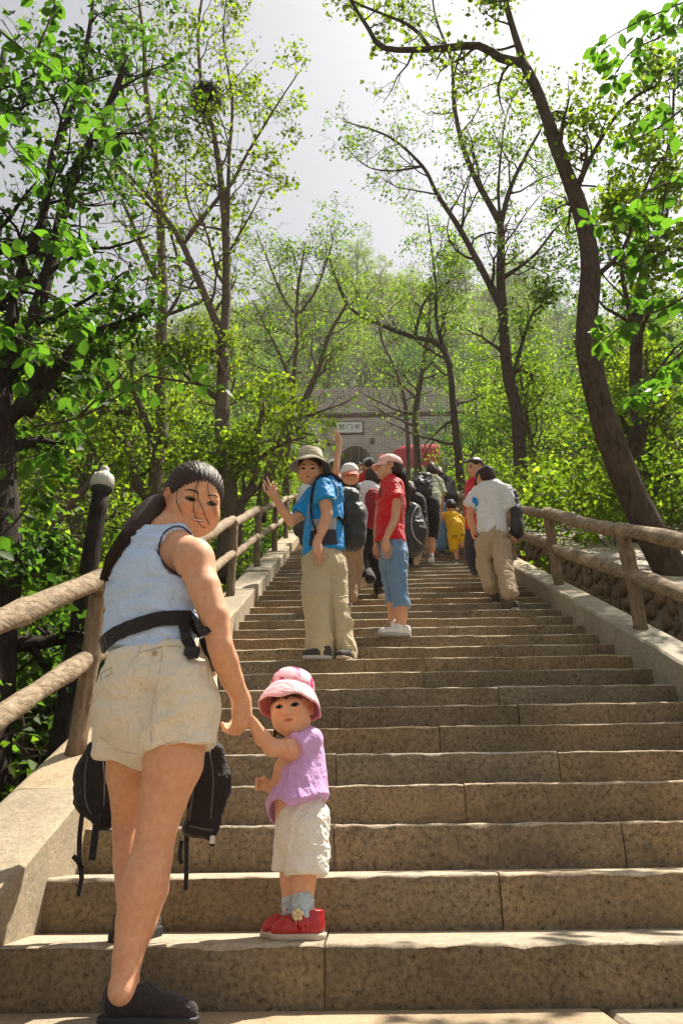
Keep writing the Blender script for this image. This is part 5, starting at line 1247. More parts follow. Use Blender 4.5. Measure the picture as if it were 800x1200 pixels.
class Person:
    def __init__(s, base, label, H, h, skin=SK):
        s.o = empty('person', tuple(base), label, 'person'); s.H = H; s.h = h; s.b = F(.012); s.skin = skin; s.T = None
    def head(s, c, fw, up, face=True, chub=.5, smile=.3):
        s.C = P(*c); s.T, s.R = head_prims(s.b, s.C, s.H, fw, up, chub, smile, True, face); s.face = face
    def limb(s, pts, rad): s.b.path([P(*q) for q in pts], rad, k=.005)
    def hand(s, w, to, n, L=.165, curl=.5, side=1, spread=.08, curls=None):
        w = P(*w); d = P(*to)-w; hand(s.b, w, d, n, L, curl, side, spread, curls, .006)
    def done(s, eye=.4, brow=True):
        v, f = s.b.mesh(s.h*.8); v = relax(v, f, 1); b = mk('body', v, f, M['skin'], s.o)
        fp = face_paint(s.T, s.R, s.H, s.skin, LIP, .35) if s.face else const_paint(s.skin)
        tint(b, v, fp)
        if s.face: eyes(s.T, s.R, s.H, s.o, b, eye, brow, es=1.1, bs=1.3)
        return b
    def hair(s, kind='short', mat='hair'):
        h = F(.01); H = s.H; Rn = np.array(s.R); T = s.T
        E = lambda x, y, z, a, b, c, k=.05, op='+': h.ell(T(x, y, z), (a*H, b*H, c*H), Rn, k*H*2, op)
        E(0, -.08, .15, .385, .465, .39); E(0, -.22, -.10, .36, .33, .34); E(0, .50, -.18, .38, .44, .46, .04, '-')
        for q in (-1, 1): E(q*.40, .04, -.16, .10, .13, .16, .03, '-'); E(q*.36, .22, -.32, .2, .25, .3, .04, '-')
        if kind == 'bob': E(0, -.25, -.32, .40, .26, .36)
        else: E(0, -.2, -.52, .4, .4, .2, .05, '-')
        v, f = h.mesh(s.h*.8); v = relax(v, f, 1); v = folds(v, f, .003, (60, 60, 25), 5)
        return mk('hair', v, f, M[mat], s.o)
    def wear(s, name, mat, build, fold=(.006, (9, 9, 14), 3), parent=None, h=None):
        g = F(.02); build(g); return solid(name, g, h or s.h, M[mat], parent or s.o, dict(amp=fold[0], sc=fold[1], seed=fold[2]) if fold else None, 1)
    def cap_hat(s, mat, tilt=.0, vis=None, back=0):
        H, T, R = s.H, s.T, s.R; Rm = R @ Matrix.Rotation(tilt, 3, 'X'); o = T(0, -.05, .12)
        rg = [(.03*H, .04*H, .42*H, 0), (.20*H, .25*H, .39*H, 0), (.34*H, .41*H, .28*H, 0), (.42*H, .495*H, .10*H, 0), (.425*H, .505*H, -.03*H, 0)]
        c = shell('cap', rg, mat, s.o, Rm, o, .004, 26)
        m = MB(); n = 13; v = []
        for lv in (0, 1):
            for j in range(5):
                t = j/4
                for i in range(n):
                    a = math.pi*(.10+.80*i/(n-1)); v.append(o+Rm@Vector((math.cos(a)*(.415-.04*t)*H*1.0, (math.sin(a)*.49+t*.25*math.sin(a)**.6)*H, (-.0-.13*t-.06*abs(math.cos(a))*t-.022*lv)*H)))
        f = [[q*5*n+j*n+i, q*5*n+j*n+i+1, q*5*n+(j+1)*n+i+1, q*5*n+(j+1)*n+i][::(1 if q else -1)] for q in (0, 1) for j in range(4) for i in range(n-1)]
        f += [[4*n+i, 4*n+i+1, 9*n+i+1, 9*n+i] for i in range(n-1)]
        mk('visor', v, f, M[vis or mat], c); m = MB(); m.lathe(T(0, -.05, .12)+Rm@Vector((0, 0, .42*H)), [(.006, -.004), (.010, 0), (.006, .005)], 8); m.out('button', M[mat], c)
        return c
    def shoe(s, heel, toe, mat, sole='sole_tan', up=(0, 0, 1), w=.042, sz=1):
        a, b = Vector(heel), Vector(toe); d = (b-a).normalized(); u = Vector(up); u = (u-d*u.dot(d)).normalized(); sd_ = d.cross(u)
        g = F(.012); g.path([a+d*.03+u*.045, a+(b-a)*.45+u*.042, b-d*.03+u*.032], [w*.88, w*.92, w*.72], k=.008); g.cap(a+d*.035+u*.04, a+d*.035+u*.085, w*.85, w*.85, cut=1)
        g.fld(lambda x, y, z: .014-((x-a.x)*u.x+(y-a.y)*u.y+(z-a.z)*u.z), .003)
        o = solid('shoe', g, min(.007, s.h), M[mat], s.o)
        g = F(.01); g.path([a+d*.03+u*.012, a+(b-a)*.5+u*.012, b-d*.03+u*.014], [w*.95, w*.98, w*.82], k=.004)
        g.fld(lambda x, y, z: np.abs((x-a.x)*u.x+(y-a.y)*u.y+(z-a.z)*u.z-.011)-.010, .002)
        solid('sole', g, min(.007, s.h), M[sole], o)
def bag(label, mat, loc, build, name='backpack', fold=(.007, (10, 10, 10), 2), h=.008, cat='backpack'):
    o = empty(name, tuple(loc), label, cat); g = F(.03); build(g); solid('bag', g, h, M[mat], o, dict(amp=fold[0], sc=fold[1], seed=fold[2]), 1); return o
# ---------------- man in the blue shirt
Ym = 5.02
p = Person((-.14, 5.0, 1.5), 'man in bright blue shirt and floppy sun hat raising his hand in a victory sign', .235, .0075)
p.head((363, 549, 5.02), (-.10, -.88, -.42), (.03, -.35, 1), True, .5, .3)
p.limb([(377, 572, 5.05), (364, 549, 5.05)], [.060, .055])
p.limb([(380, 570, 4.97), (381, 588, 4.94), (383, 603, 4.93), (377, 620, 4.90), (371, 637, 4.87)], [.052, .050, .041, .038, .027])
p.hand((371, 637, 4.87), (375, 668, 4.85), (-.6, .6, 0), .18, .35, 1)
p.limb([(362, 590, 5.10), (352, 604, 5.08), (341, 611, 5.03), (331, 598, 5.0), (322, 582, 4.98)], [.046, .042, .037, .034, .025])
p.hand((322, 582, 4.98), (312, 548, 4.97), (.15, -1, .1), .17, .2, -1, .17, curls=(.02, .04, 1.75, 1.8))
p.done(.6)
p.hair('short')
hat = shell('hat', [(.02, .03, .135, 0), (.06, .075, .132, 0), (.090, .105, .115, 0), (.100, .115, .06, 0), (.103, .120, .025, 0)], 'straw', p.o, rot_from((-.15, -.95, .05), (.02, .1, 1)), p.T(0, -.05, .10), .004, 30, wav=lambda a, t_: .003*math.sin(5*a)*(1-t_))
shell('brim', [(.103, .120, .027, 0), (.125, .142, .010, 0), (.150, .165, -.006, 0), (.165, .178, -.022, 0)], 'straw', hat, rot_from((-.15, -.95, .05), (.02, .1, 1)), p.T(0, -.05, .10), .003, 48, wav=lambda a, t_: t_*(.022*math.sin(2*a+2.6)-.03*max(0, math.cos(a-2.9))+.004*math.sin(7*a)), mat_in='hat_grey')
sd = (.75, -.65, 0)
def f_(g):
    g.path([P(384, 574, 5.07), P(381, 600, 5.07), P(379, 625, 5.06), P(379, 646, 5.06)], [.118, .135, .142, .158], side=(.25, -.97, 0), ratio=.74, k=.02)
    g.cap(P(376, 570, 5.05), P(388, 575, 5.03), .062, .07, k=.03); g.cap(P(379, 571, 4.97), P(381, 589, 4.93), .070, .076, cut=1, k=.02); g.cap(P(366, 580, 5.10), P(350, 603, 5.08), .062, .064, cut=1, k=.02)
    q = P(378, 645, 5.0); g.fld(lambda x, y, z: q.z-.01-z+.25*(x-q.x)+0*y, .006)
sh_ = p.wear('shirt', 'blue_cloth', f_, (.008, (8, 8, 9), 3))
tb_ = bvh(sh_)
def patch(tr_, poly, mat, parent, name, lift=.004, nx=6):
    """a flat piece of cloth laid on a surface, its outline given by rows of points"""
    rows = [[(a[0]+(b[0]-a[0])*i/nx, a[1]+(b[1]-a[1])*i/nx) for i in range(nx+1)] for a, b in poly]; v = []
    for r in rows:
        q = drape(tr_, r, lift)
        if len(q) != nx+1: return None
        v += q
    n = nx+1; return mk(name, v, [[j*n+i, j*n+i+1, (j+1)*n+i+1, (j+1)*n+i] for j in range(len(rows)-1) for i in range(nx)], M[mat], parent)
patch(tb_, [((366, 609), (394, 607)), ((366, 616), (394, 614)), ((365, 623), (393, 621))], 'grey_cloth', sh_, 'side_panel')
patch(tb_, [((364, 622), (393, 620)), ((363, 631), (394, 630)), ((362, 640), (395, 638))], 'navy_cloth', sh_, 'side_panel')
patch(tb_, [((373, 557.5), (381, 557)), ((373, 561), (384, 560))], 'grey_cloth', sh_, 'shoulder_patch')
for pts in ([(390, 563), (394, 570), (396, 578), (394, 583), (390, 585)], [(364, 585), (362, 600), (361, 615)]):
    q = drape(tb_, dense(pts), .004)
    if len(q) > 2: m = MB(); m.tube(q, .006, 5, flat=.5); m.out('stripe', M['white_cloth'], sh_)
def f_(g):
    sdx = (.2, -.98, 0)
    g.path([P(379, 644, 5.05), P(380, 664, 5.05)], [.128, .150], side=sdx, ratio=.78)
    g.path([P(371, 660, 5.03), P(371, 700, 5.0), P(374, 735, 4.99), P(375, 766, 4.98)], [.108, .100, .088, .090], k=.012); g.path([P(389, 660, 5.08), P(391, 700, 5.07), P(400, 735, 5.05), P(405, 766, 5.04)], [.105, .092, .080, .076], k=.012)
    g.fld(lambda x, y, z: 1.512-z+0*x+0*y, .004)
pt_ = p.wear('trousers', 'khaki_dark', f_, (.013, (8, 8, 7), 8)); M['khaki_dark'].node_tree
tb_ = bvh(pt_)
for pts in ([(357, 696), (370, 698), (386, 695)], [(358, 656), (368, 660), (372, 662)], [(388, 698), (398, 700), (406, 698)], [(388, 668), (391, 700), (394, 740)]):
    q = drape(tb_, dense(pts), .001)
    if len(q) > 2: m = MB(); m.tube(q, .004, 5); m.out('seam', M['seam'], pt_)
p.shoe((P(388, 770, 4.93).x, 4.93, 1.5), (P(354, 772, 4.90).x, 4.90, 1.5), 'shoe_dark', 'shoe_grey'); p.shoe((P(412, 770, 5.02).x, 5.04, 1.5), (P(396, 772, 4.9).x, 4.90, 1.5), 'shoe_dark')
def f_(g):
    g.path([P(409, 587, 5.22), P(412, 604, 5.24), P(411, 630, 5.24)], [.098, .120, .112], side=(.3, -.95, 0), ratio=.85)
    g.cap(P(401, 577, 5.2), P(414, 580, 5.2), .045, .045, k=.05); g.cap(P(420, 605, 5.2), P(418, 628, 5.2), .05, .06, k=.03)
bk = bag('tall black backpack worn by the man in the blue shirt', 'black_bag', P(410, 630, 5.2), f_)
tt = bvh(p.o.children[0], sh_)
for pts in ([(398, 566), (388, 557), (379, 556), (372, 562), (367, 575), (365, 590)], [(365, 590), (366, 610), (371, 625)], [(394, 606), (400, 612), (404, 620)]):
    q = drape(tt, dense(pts), .012)
    if len(q) > 2: m = MB(); m.tube(q, .022, 6, flat=.35); m.out('shoulder_strap', M['black_cloth'], bk)
m = MB(); m.tube(spline([P(399, 625, 5.1), P(402, 650, 5.08), P(405, 668, 5.08), (P(407, 680, 5.08))]), .012, 6, flat=.4); m.out('strap', M['black_cloth'], bk)
# ---------------- woman in red
p = Person((.30, 5.55, 1.8), 'young woman in red polo shirt, pink cap and rolled jeans gazing up to the left', .218, .0075)
p.head((455, 548, 5.55), (-.97, -.18, .16), (.15, .02, 1), True, .3, .2)
p.limb([(457, 566, 5.56), (456, 552, 5.56)], [.048, .046])
p.limb([(462, 572, 5.46), (464, 592, 5.43), (462, 610, 5.42), (456, 622, 5.39), (451, 634, 5.37)], [.042, .040, .033, .030, .021])
p.hand((451, 634, 5.37), (453, 660, 5.36), (-.4, .9, 0), .155, .45, 1)
p.limb([(450, 575, 5.62), (444, 600, 5.63), (441, 625, 5.58), (441, 640, 5.52)], [.038, .034, .028, .02]); p.hand((441, 640, 5.52), (442, 664, 5.5), (.3, -.9, 0), .15, .5, -1)
p.limb([(470, 706, 5.52), (470, 720, 5.53), (469, 738, 5.54)], [.05, .048, .034]); p.limb([(460, 704, 5.66), (461, 722, 5.66), (463, 736, 5.65)], [.045, .043, .032])
p.done(.5, True)
def hr(p, pony=None):
    h = p.hair('short', 'hair')
    if pony:
        m = MB(); sp = spline([P(*q) for q in pony], .03); m.tube(sp, np.interp(np.linspace(0, 1, len(sp)), [0, .2, .6, 1], [.022, .036, .034, .008]), 10, wob=.08)
        for i in range(60):
            of = Vector((r_.gauss(0, .022), r_.gauss(0, .02), r_.gauss(0, .015))); m.tube([q+of*(.4 if j < 2 else 1) for j, q in enumerate(sp)], .003, 3, cap=False)
        m.out('ponytail', M['hair_b'], h)
hr(p, [(466, 551, 5.56), (471, 558, 5.57), (474, 575, 5.58), (473, 592, 5.57), (470, 603, 5.56)])
p.cap_hat('cap_pink', -.10, 'cap_pink')
m = MB(); m.tube([p.T(-.15, .36, .40), p.T(-.08, .40, .43), p.T(0, .42, .44), p.T(.12, .38, .42)], .008, 5, wob=.3); m.out('badge', M['coral'], p.o.children[-1])
def f_(g):
    sx = (-.15, 1, 0)
    g.path([P(461, 572, 5.54), P(459, 592, 5.54), P(457, 612, 5.54), P(457, 634, 5.54)], [.088, .112, .112, .120], side=(0, 1, 0), ratio=1.15, k=.015)
    g.cap(P(457, 564, 5.55), P(457, 559, 5.55), .055, .050, cut=1, k=.012); g.cap(P(461, 571, 5.47), P(464, 586, 5.43), .055, .062, cut=1, k=.015); g.cap(P(452, 573, 5.61), P(448, 587, 5.63), .052, .058, cut=1, k=.015)
    q = P(457, 635, 5.5); g.fld(lambda x, y, z: q.z-z-.12*(x-q.x)+0*y, .005)
rs_ = p.wear('polo_shirt', 'red_cloth', f_, (.009, (9, 9, 8), 5))
tr_ = bvh(rs_); q = drape(tr_, dense([(446, 572), (446.5, 578), (446, 584)]), .004)
if len(q) > 2: m = MB(); m.tube(q, [.004]+[.016]*(len(q)-2)+[.004], 6, flat=.4); m.out('emblem', M['navy_cloth'], rs_)
q = drape(tr_, dense([(461, 562), (466, 566), (469, 573), (471, 590), (472, 610)]), .002)
if len(q) > 2: m = MB(); m.tube(q, .004, 5); m.out('shoulder_piping', M['white_cloth'], rs_)
def f_(g):
    g.path([P(459, 630, 5.53), P(461, 650, 5.53)], [.100, .112], side=(0, 1, 0), ratio=1.1)
    g.path([P(464, 650, 5.50), P(466, 680, 5.50), P(470, 711, 5.52)], [.090, .070, .062], cut=1, k=.006); g.path([P(454, 650, 5.62), P(457, 680, 5.64), P(460, 706, 5.66)], [.082, .064, .056], cut=1, k=.012)
jn = p.wear('jeans', 'denim', f_, (.008, (12, 12, 9), 4))
def f_(g): g.cap(P(470, 704, 5.52), P(470.5, 712, 5.52), .068, .070, cut=3); g.cap(P(460, 701, 5.66), P(460, 707, 5.66), .060, .062, cut=3)
p.wear('cuff', 'denim', f_, (.003, (12, 12, 9), 4), parent=jn)
def f_(g): g.cap(P(469, 731, 5.535), P(468, 741, 5.535), .036, .036); g.cap(P(463, 731, 5.61), P(463, 740, 5.61), .034, .034)
p.wear('sock', 'cap_white', f_, None)
p.shoe((P(481, 747, 5.52).x, 5.56, 1.8), (P(443, 748, 5.48).x, 5.49, 1.8), 'shoe_white', 'shoe_grey'); p.shoe((P(474, 747, 5.6).x, 5.63, 1.8), (P(446, 748, 5.6).x, 5.62, 1.8), 'shoe_white', 'shoe_grey')
# ---------------- boy in the white shirt
Yb = 6.95
p = Person((1.35, 6.95, 2.4), 'boy in loose white t-shirt, dark cap and khaki trousers climbing with his back turned', .225, .009)
p.head((568, 560, 7.02), (-.45, .85, -.15), (-.05, .25, 1), False)
p.limb([(572, 572, 7.0), (569, 562, 7.0)], [.058, .055]); p.limb([(556, 592, 7.05), (550, 603, 7.1), (553, 616, 7.15), (555, 624, 7.18)], [.044, .037, .033, .027]); p.hand((554, 618, 7.16), (553, 632, 7.2), (1, .2, 0), .16, .8, 1)
p.limb([(596, 590, 6.95), (601, 610, 6.93), (602, 624, 6.93)], [.042, .036, .026]); p.hand((602, 624, 6.93), (602, 640, 6.93), (0, 1, 0), .16, 1.2, 1)
p.done(); p.hair(); p.cap_hat('cap_dark', .05)
def f_(g):
    g.path([P(578, 577, 6.97), P(575, 600, 6.97), P(576, 622, 6.96)], [.142, .142, .150], side=(0, 1, 0), ratio=.68, k=.02); g.cap(P(566, 574, 7.0), P(590, 576, 6.98), .085, .085, k=.03)
    g.cap(P(560, 576, 7.02), P(551, 594, 7.06), .075, .080, cut=1, k=.02); g.cap(P(594, 580, 6.95), P(599, 598, 6.93), .07, .075, cut=1, k=.02)
    q = P(576, 628, 6.95); g.fld(lambda x, y, z: q.z-z-.25*(x-q.x)+0*y, .008)
ws = p.wear('t_shirt', 'white_cloth', f_, (.014, (5, 5, 9), 6))
patch(bvh(ws), [((553, 582), (559, 584)), ((553, 589), (560, 591)), ((554, 596), (560, 599))], 'blue_cloth', ws, 'print', .004, 4)
def f_(g):
    g.path([P(577, 620, 6.96), P(577, 636, 6.96)], [.125, .150], side=(0, 1, 0), ratio=.8); g.path([P(568, 638, 6.97), P(568, 662, 6.95), P(575, 688, 6.84)], [.098, .080, .070], k=.012); g.path([P(586, 638, 6.94), P(590, 665, 6.74), P(597, 696, 6.56)], [.100, .082, .072], k=.012)
p.wear('trousers', 'tan_trousers', f_, (.014, (9, 9, 8), 9))
p.shoe((P(577, 695, 6.9).x, 6.74, 2.4), (P(570, 690, 7.0).x, 6.98, 2.4), 'shoe_dark'); p.shoe((P(597, 700, 6.6).x, 6.42, 2.25), (P(594, 695, 6.7).x, 6.67, 2.25), 'shoe_dark')
def f_(g): g.path([P(602, 578, 6.95), P(604, 600, 6.93), P(605, 622, 6.93)], [.04, .075, .085], side=(1, 0, 0), ratio=.8)
bag('slack black shoulder bag hanging at the right side of the boy in white', 'black_bag', P(605, 622, 6.93), f_, 'shoulder_bag', cat='bag')
# ---------------- man in red behind him
p = Person((1.22, 7.9, 2.85), 'dark haired man in red shirt and dark trousers, half hidden behind the boy in white', .225, .009, SK*.9)
p.head((556, 548, 7.6), (-.85, -.45, -.25), (-.08, -.1, 1), True, .4, .2); p.limb([(561, 566, 7.62), (558, 553, 7.62)], [.058, .056]); p.limb([(550, 590, 7.6), (549, 606, 7.6)], [.04, .035]); p.hand((549, 606, 7.6), (548, 622, 7.6), (1, 0, 0)); p.done(.4); p.hair()
def f_(g): g.path([P(560, 572, 7.66), P(560, 600, 7.68), P(560, 618, 7.68)], [.15, .15, .14], side=(0, 1, 0), ratio=.7); g.cap(P(554, 574, 7.6), P(549, 594, 7.6), .065, .065, cut=1)
p.wear('shirt', 'red_cloth', f_)
def f_(g): g.path([P(560, 615, 7.7), P(558, 635, 7.7)], [.14, .13], side=(0, 1, 0), ratio=.8); g.path([P(553, 635, 7.7), P(551, 652, 7.72), P(557, 668, 7.72)], [.085, .07, .06]); g.path([P(566, 635, 7.7), P(572, 670, 7.6), P(577, 694, 7.3)], [.085, .07, .055])
p.wear('trousers', 'navy_cloth', f_); p.shoe((P(556, 673, 7.7).x, 7.66, 2.70), (P(558, 673, 7.9).x, 7.9, 2.72), 'shoe_dark')
# ---------------- woman with the pink cap and raised arm
Yc = 6.6
p = Person((-.05, 6.9, 2.4), 'smiling woman in pink visored cap with one bare arm raised straight up', .215, .009)
p.head((410, 556, Yc), (.05, -.9, -.40), (-.08, -.3, 1), True, 1.0, 1.2); p.limb([(408, 572, Yc+.05), (409, 560, Yc+.05)], [.046, .046])
p.limb([(396, 578, Yc+.08), (393, 562, Yc+.05), (393.5, 546, Yc), (396, 530, Yc), (397.5, 518, Yc)], [.040, .035, .031, .028, .021]); p.hand((397.5, 518, Yc), (393, 502, Yc), (-.7, -.5, .3), .15, .25, -1, .1); p.done(.55); p.hair('bob'); p.cap_hat('cap_white', .05, 'coral')
def f_(g): g.path([P(408, 576, Yc+.08), P(408, 600, Yc+.08), P(409, 628, Yc+.1)], [.13, .14, .14], side=(0, 1, 0), ratio=.7); g.cap(P(399, 576, Yc+.08), P(395, 567, Yc+.06), .05, .05, cut=1)
p.wear('shirt', 'black_cloth', f_)
def f_(g): g.path([P(409, 622, 6.75), P(409, 640, 6.8)], [.14, .145], side=(0, 1, 0), ratio=.8); g.path([P(404, 640, 6.8), P(406, 670, 6.85), P(409, 698, 6.85)], [.09, .08, .075]); g.path([P(414, 640, 6.8), P(416, 665, 6.95), P(412, 688, 7.0)], [.09, .078, .07])
p.wear('trousers', 'brown_trousers', f_, (.012, (8, 8, 7), 2)); p.shoe((P(408, 704, 6.75).x, 6.72, 2.35), (P(409, 704, 6.8).x, 6.98, 2.35), 'shoe_dark')
# ---------------- person in white with the red backpack
p = Person((.2, 7.5, 2.7), 'black trousered climber in white shirt lifting one foot, seen from behind', .22, .009)
p.head((437, 561, 7.3), (.1, .95, -.3), (0, .3, 1), False); p.limb([(435, 574, 7.25), (437, 564, 7.28)], [.05, .05]); p.limb([(421, 585, 7.2), (419, 602, 7.2), (421, 616, 7.25)], [.04, .035, .026]); p.hand((421, 616, 7.25), (422, 630, 7.3), (1, 0, 0)); p.done(); p.hair('bob')
def f_(g): g.path([P(431, 578, 7.22), P(430, 600, 7.22), P(430, 616, 7.22)], [.145, .145, .14], side=(0, 1, 0), ratio=.7); g.cap(P(423, 577, 7.2), P(420, 592, 7.2), .065, .06, cut=1)
p.wear('shirt', 'white_cloth', f_)
def f_(g): g.path([P(431, 612, 7.22), P(432, 634, 7.22)], [.135, .14], side=(0, 1, 0), ratio=.8); g.path([P(438, 634, 7.25), P(442, 665, 7.3), P(446, 692, 7.3)], [.095, .078, .065]); g.path([P(426, 634, 7.2), P(421, 660, 7.28), P(434, 678, 6.98)], [.09, .07, .055])
p.wear('trousers', 'black_cloth', f_); p.shoe((P(447, 698, 7.2).x, 7.18, 2.64), (P(446, 698, 7.4).x, 7.42, 2.64), 'shoe_dark')
a_, b_ = P(417, 687, 6.98), P(437, 676, 6.98); p.shoe(b_, a_, 'shoe_dark', 'sole_tan', up=(.35, .85, .4), w=.045)
def f_(g): g.path([P(437, 582, 7.05), P(438, 598, 7.04), P(437, 610, 7.05)], [.085, .10, .095], side=(0, 1, 0), ratio=.8)
bag('small red and white daypack on the back of the climber in white', 'maroon_bag', P(437, 608, 7.05), f_)
# ---------------- black bag carrier
p = Person((.95, 9.3, 3.75), 'person in black bending under a big black bag, just behind the woman in red', .22, .010)
p.head((480, 575, 9.1), (.2, .9, -.4), (0, .4, .9), False); p.limb([(484, 588, 9.1), (481, 578, 9.1)], [.05, .05]); p.limb([(478, 590, 9.0), (477, 604, 8.95)], [.045, .04]); p.done(); p.hair('bob', 'hair_b')
def f_(g): g.path([P(484, 590, 9.1), P(486, 615, 9.1)], [.17, .17], side=(0, 1, 0), ratio=.7)
p.wear('shirt', 'black_cloth', f_)
def f_(g): g.path([P(485, 615, 9.1), P(485, 635, 9.2)], [.16, .15], side=(0, 1, 0), ratio=.8); g.path([P(482, 630, 9.2), P(483, 655, 9.25)], [.10, .08]); g.path([P(490, 630, 9.2), P(490, 648, 9.1)], [.09, .06])
p.wear('trousers', 'black_cloth', f_)
a_, b_ = P(492, 641, 9.0), P(487, 661, 9.0); p.shoe(a_, b_, 'shoe_dark', 'sole_tan', up=(-.2, .95, .1), w=.05)
def f_(g): g.path([P(482, 600, 8.85), P(484, 622, 8.82), P(482, 640, 8.85)], [.13, .17, .15], side=(0, 1, 0), ratio=.7)
bb = bag('big rounded black bag with a grey piped seam carried behind the woman in red', 'black_bag', P(484, 640, 8.85), f_, 'duffel_bag', cat='bag')
q = drape(bvh(bb.children[0]), dense([(488, 594), (483, 604), (482, 618), (486, 630), (494, 638)]), .006)
if len(q) > 2: m = MB(); m.tube(q, .009, 5); m.out('piping', M['grey_cloth'], bb)
# ---------------- woman in camouflage shirt
p = Person((1.2, 9.5, 3.9), 'woman in camouflage print shirt and black capri trousers bending forward up the steps', .22, .010)
p.head((506, 552, 9.75), (.2, .9, -.35), (.05, .4, .9), False); p.limb([(506, 556, 9.72), (506, 563, 9.65), (503, 588, 9.5), (502, 606, 9.42), (505, 628, 9.45)], [.05, .05, .09, .09, .055]); p.limb([(503, 590, 9.45), (495, 606, 9.42), (493, 622, 9.5)], [.08, .07, .055]); p.limb([(506, 566, 9.63), (516, 576, 9.6)], [.05, .045]); p.limb([(516, 576, 9.6), (517, 590, 9.65), (515, 602, 9.75)], [.042, .036, .027]); p.hand((515, 602, 9.75), (513, 612, 9.8), (0, 1, 0)); p.limb([(505, 628, 9.45), (506, 640, 9.45), (505, 650, 9.45)], [.055, .052, .034]); p.limb([(493, 622, 9.5), (489, 640, 9.45)], [.055, .04]); p.done(); p.hair('bob', 'hair_b')
def m_camo():
    t = NT('camouflage print'); n1 = t.noise(t.coord(), 16, 3, .5); c = t.ramp(n1, [(.40, (.62, .60, .46)), (.50, (.30, .34, .17)), (.58, (.55, .56, .42)), (.64, (.12, .11, .07))]); t.n('ShaderNodeValue'); [setattr(e, 'position', e.position) for e in ()]; return t.fin(c, .85)
M['camouflage'] = m_camo()
def f_(g): g.path([P(506, 567, 9.62), P(503, 585, 9.5), P(501, 596, 9.42)], [.15, .16, .165], side=(0, 1, 0), ratio=.7); g.cap(P(513, 566, 9.6), P(518, 580, 9.6), .075, .075, cut=1); g.cap(P(497, 566, 9.6), P(489, 580, 9.55), .07, .07, cut=1)
p.wear('shirt', 'camouflage', f_)
def f_(g): g.path([P(502, 592, 9.42), P(502, 606, 9.42)], [.155, .165], side=(0, 1, 0), ratio=.8); g.path([P(507, 604, 9.42), P(507, 631, 9.45)], [.105, .075], cut=1); g.path([P(495, 604, 9.42), P(493, 622, 9.5)], [.10, .075], cut=1)
p.wear('capri_trousers', 'black_cloth', f_); p.shoe((P(505, 657, 9.3).x, 9.3, 3.79), (P(505, 657, 9.5).x, 9.54, 3.79), 'shoe_grey', 'shoe_white')
def f_(g): g.path([P(494, 562, 9.35), P(491, 572, 9.28), P(491, 580, 9.28)], [.10, .14, .12], side=(0, 1, 0), ratio=.8); g.cap(P(500, 560, 9.3), P(500, 576, 9.25), .06, .07)
bag('shiny black rucksack high on the back of the woman in camouflage', 'black_bag', P(492, 580, 9.3), f_, fold=(.02, (7, 7, 9), 12))
# ---------------- child in yellow and the adult ahead
p = Person((1.5, 9.8, 3.9), 'small child in bright yellow outfit and blue cap leaning forward up the steps', .185, .009)
p.head((528, 594, 9.85), (0, .9, -.4), (0, .4, .9), False); p.limb([(530, 604, 9.8), (529, 598, 9.82)], [.035, .035]); p.limb([(519, 608, 9.8), (517, 606, 9.85)], [.03, .026]); p.limb([(534, 640, 9.72), (534, 649, 9.74), (535, 654, 9.74)], [.036, .034, .028]); p.limb([(540, 632, 9.75), (541, 640, 9.72)], [.035, .03]); p.done(); p.hair(); p.cap_hat('cap_blue', 0)
def f_(g): g.path([P(529, 606, 9.8), P(533, 618, 9.74)], [.10, .115], side=(0, 1, 0), ratio=.8); g.cap(P(523, 603, 9.8), P(516, 605, 9.85), .045, .045, cut=1); g.cap(P(537, 605, 9.8), P(544, 614, 9.8), .045, .045)
p.wear('shirt', 'yellow_cloth', f_, (.010, (14, 14, 16), 3))
def f_(g): g.path([P(534, 618, 9.74), P(534, 626, 9.74)], [.11, .115], side=(0, 1, 0), ratio=.85); g.path([P(530, 626, 9.73), P(532, 645, 9.73)], [.072, .066], cut=1); g.path([P(540, 626, 9.74), P(542, 637, 9.76)], [.065, .06], cut=1)
ys_ = p.wear('shorts', 'yellow_cloth', f_, (.008, (14, 14, 16), 6)); q = drape(bvh(ys_), [(532, 628), (541, 627)], .02)
for qq, tx in zip(q, ('JIM', 'FA')): text_mesh(tx, .052, M['ink'], qq, (math.radians(80), 0, 0), 'lettering', p.o, 1, .002)
p.shoe((P(535, 657, 9.65).x, 9.66, 3.79), (P(535, 657, 9.7).x, 9.83, 3.79), 'shoe_white', 'shoe_grey', w=.034)
p = Person((1.4, 10.7, 4.35), 'adult in black top and blue jeans bending forward just ahead of the child in yellow', .22, .010)
p.head((514, 556, 10.95), (.3, .9, -.4), (0, .4, .9), False); p.limb([(519, 565, 10.8), (515, 558, 10.9)], [.05, .05]); p.done(); p.hair('bob', 'hair_b')
def f_(g): g.path([P(521, 568, 10.75), P(524, 586, 10.6), P(520, 602, 10.5)], [.16, .17, .16], side=(0, 1, 0), ratio=.7); g.cap(P(526, 570, 10.7), P(530, 590, 10.7), .06, .055)
p.wear('shirt', 'black_cloth', f_)
def f_(g): g.path([P(519, 600, 10.5), P(519, 612, 10.5)], [.16, .165], side=(0, 1, 0), ratio=.8); g.path([P(515, 612, 10.5), P(516, 641, 10.45)], [.10, .075]); g.path([P(524, 612, 10.5), P(524, 638, 10.6)], [.10, .075])
p.wear('jeans', 'denim', f_); p.shoe((P(517, 646, 10.3).x, 10.28, 4.2), (P(518, 646, 10.5).x, 10.54, 4.2), 'shoe_dark')
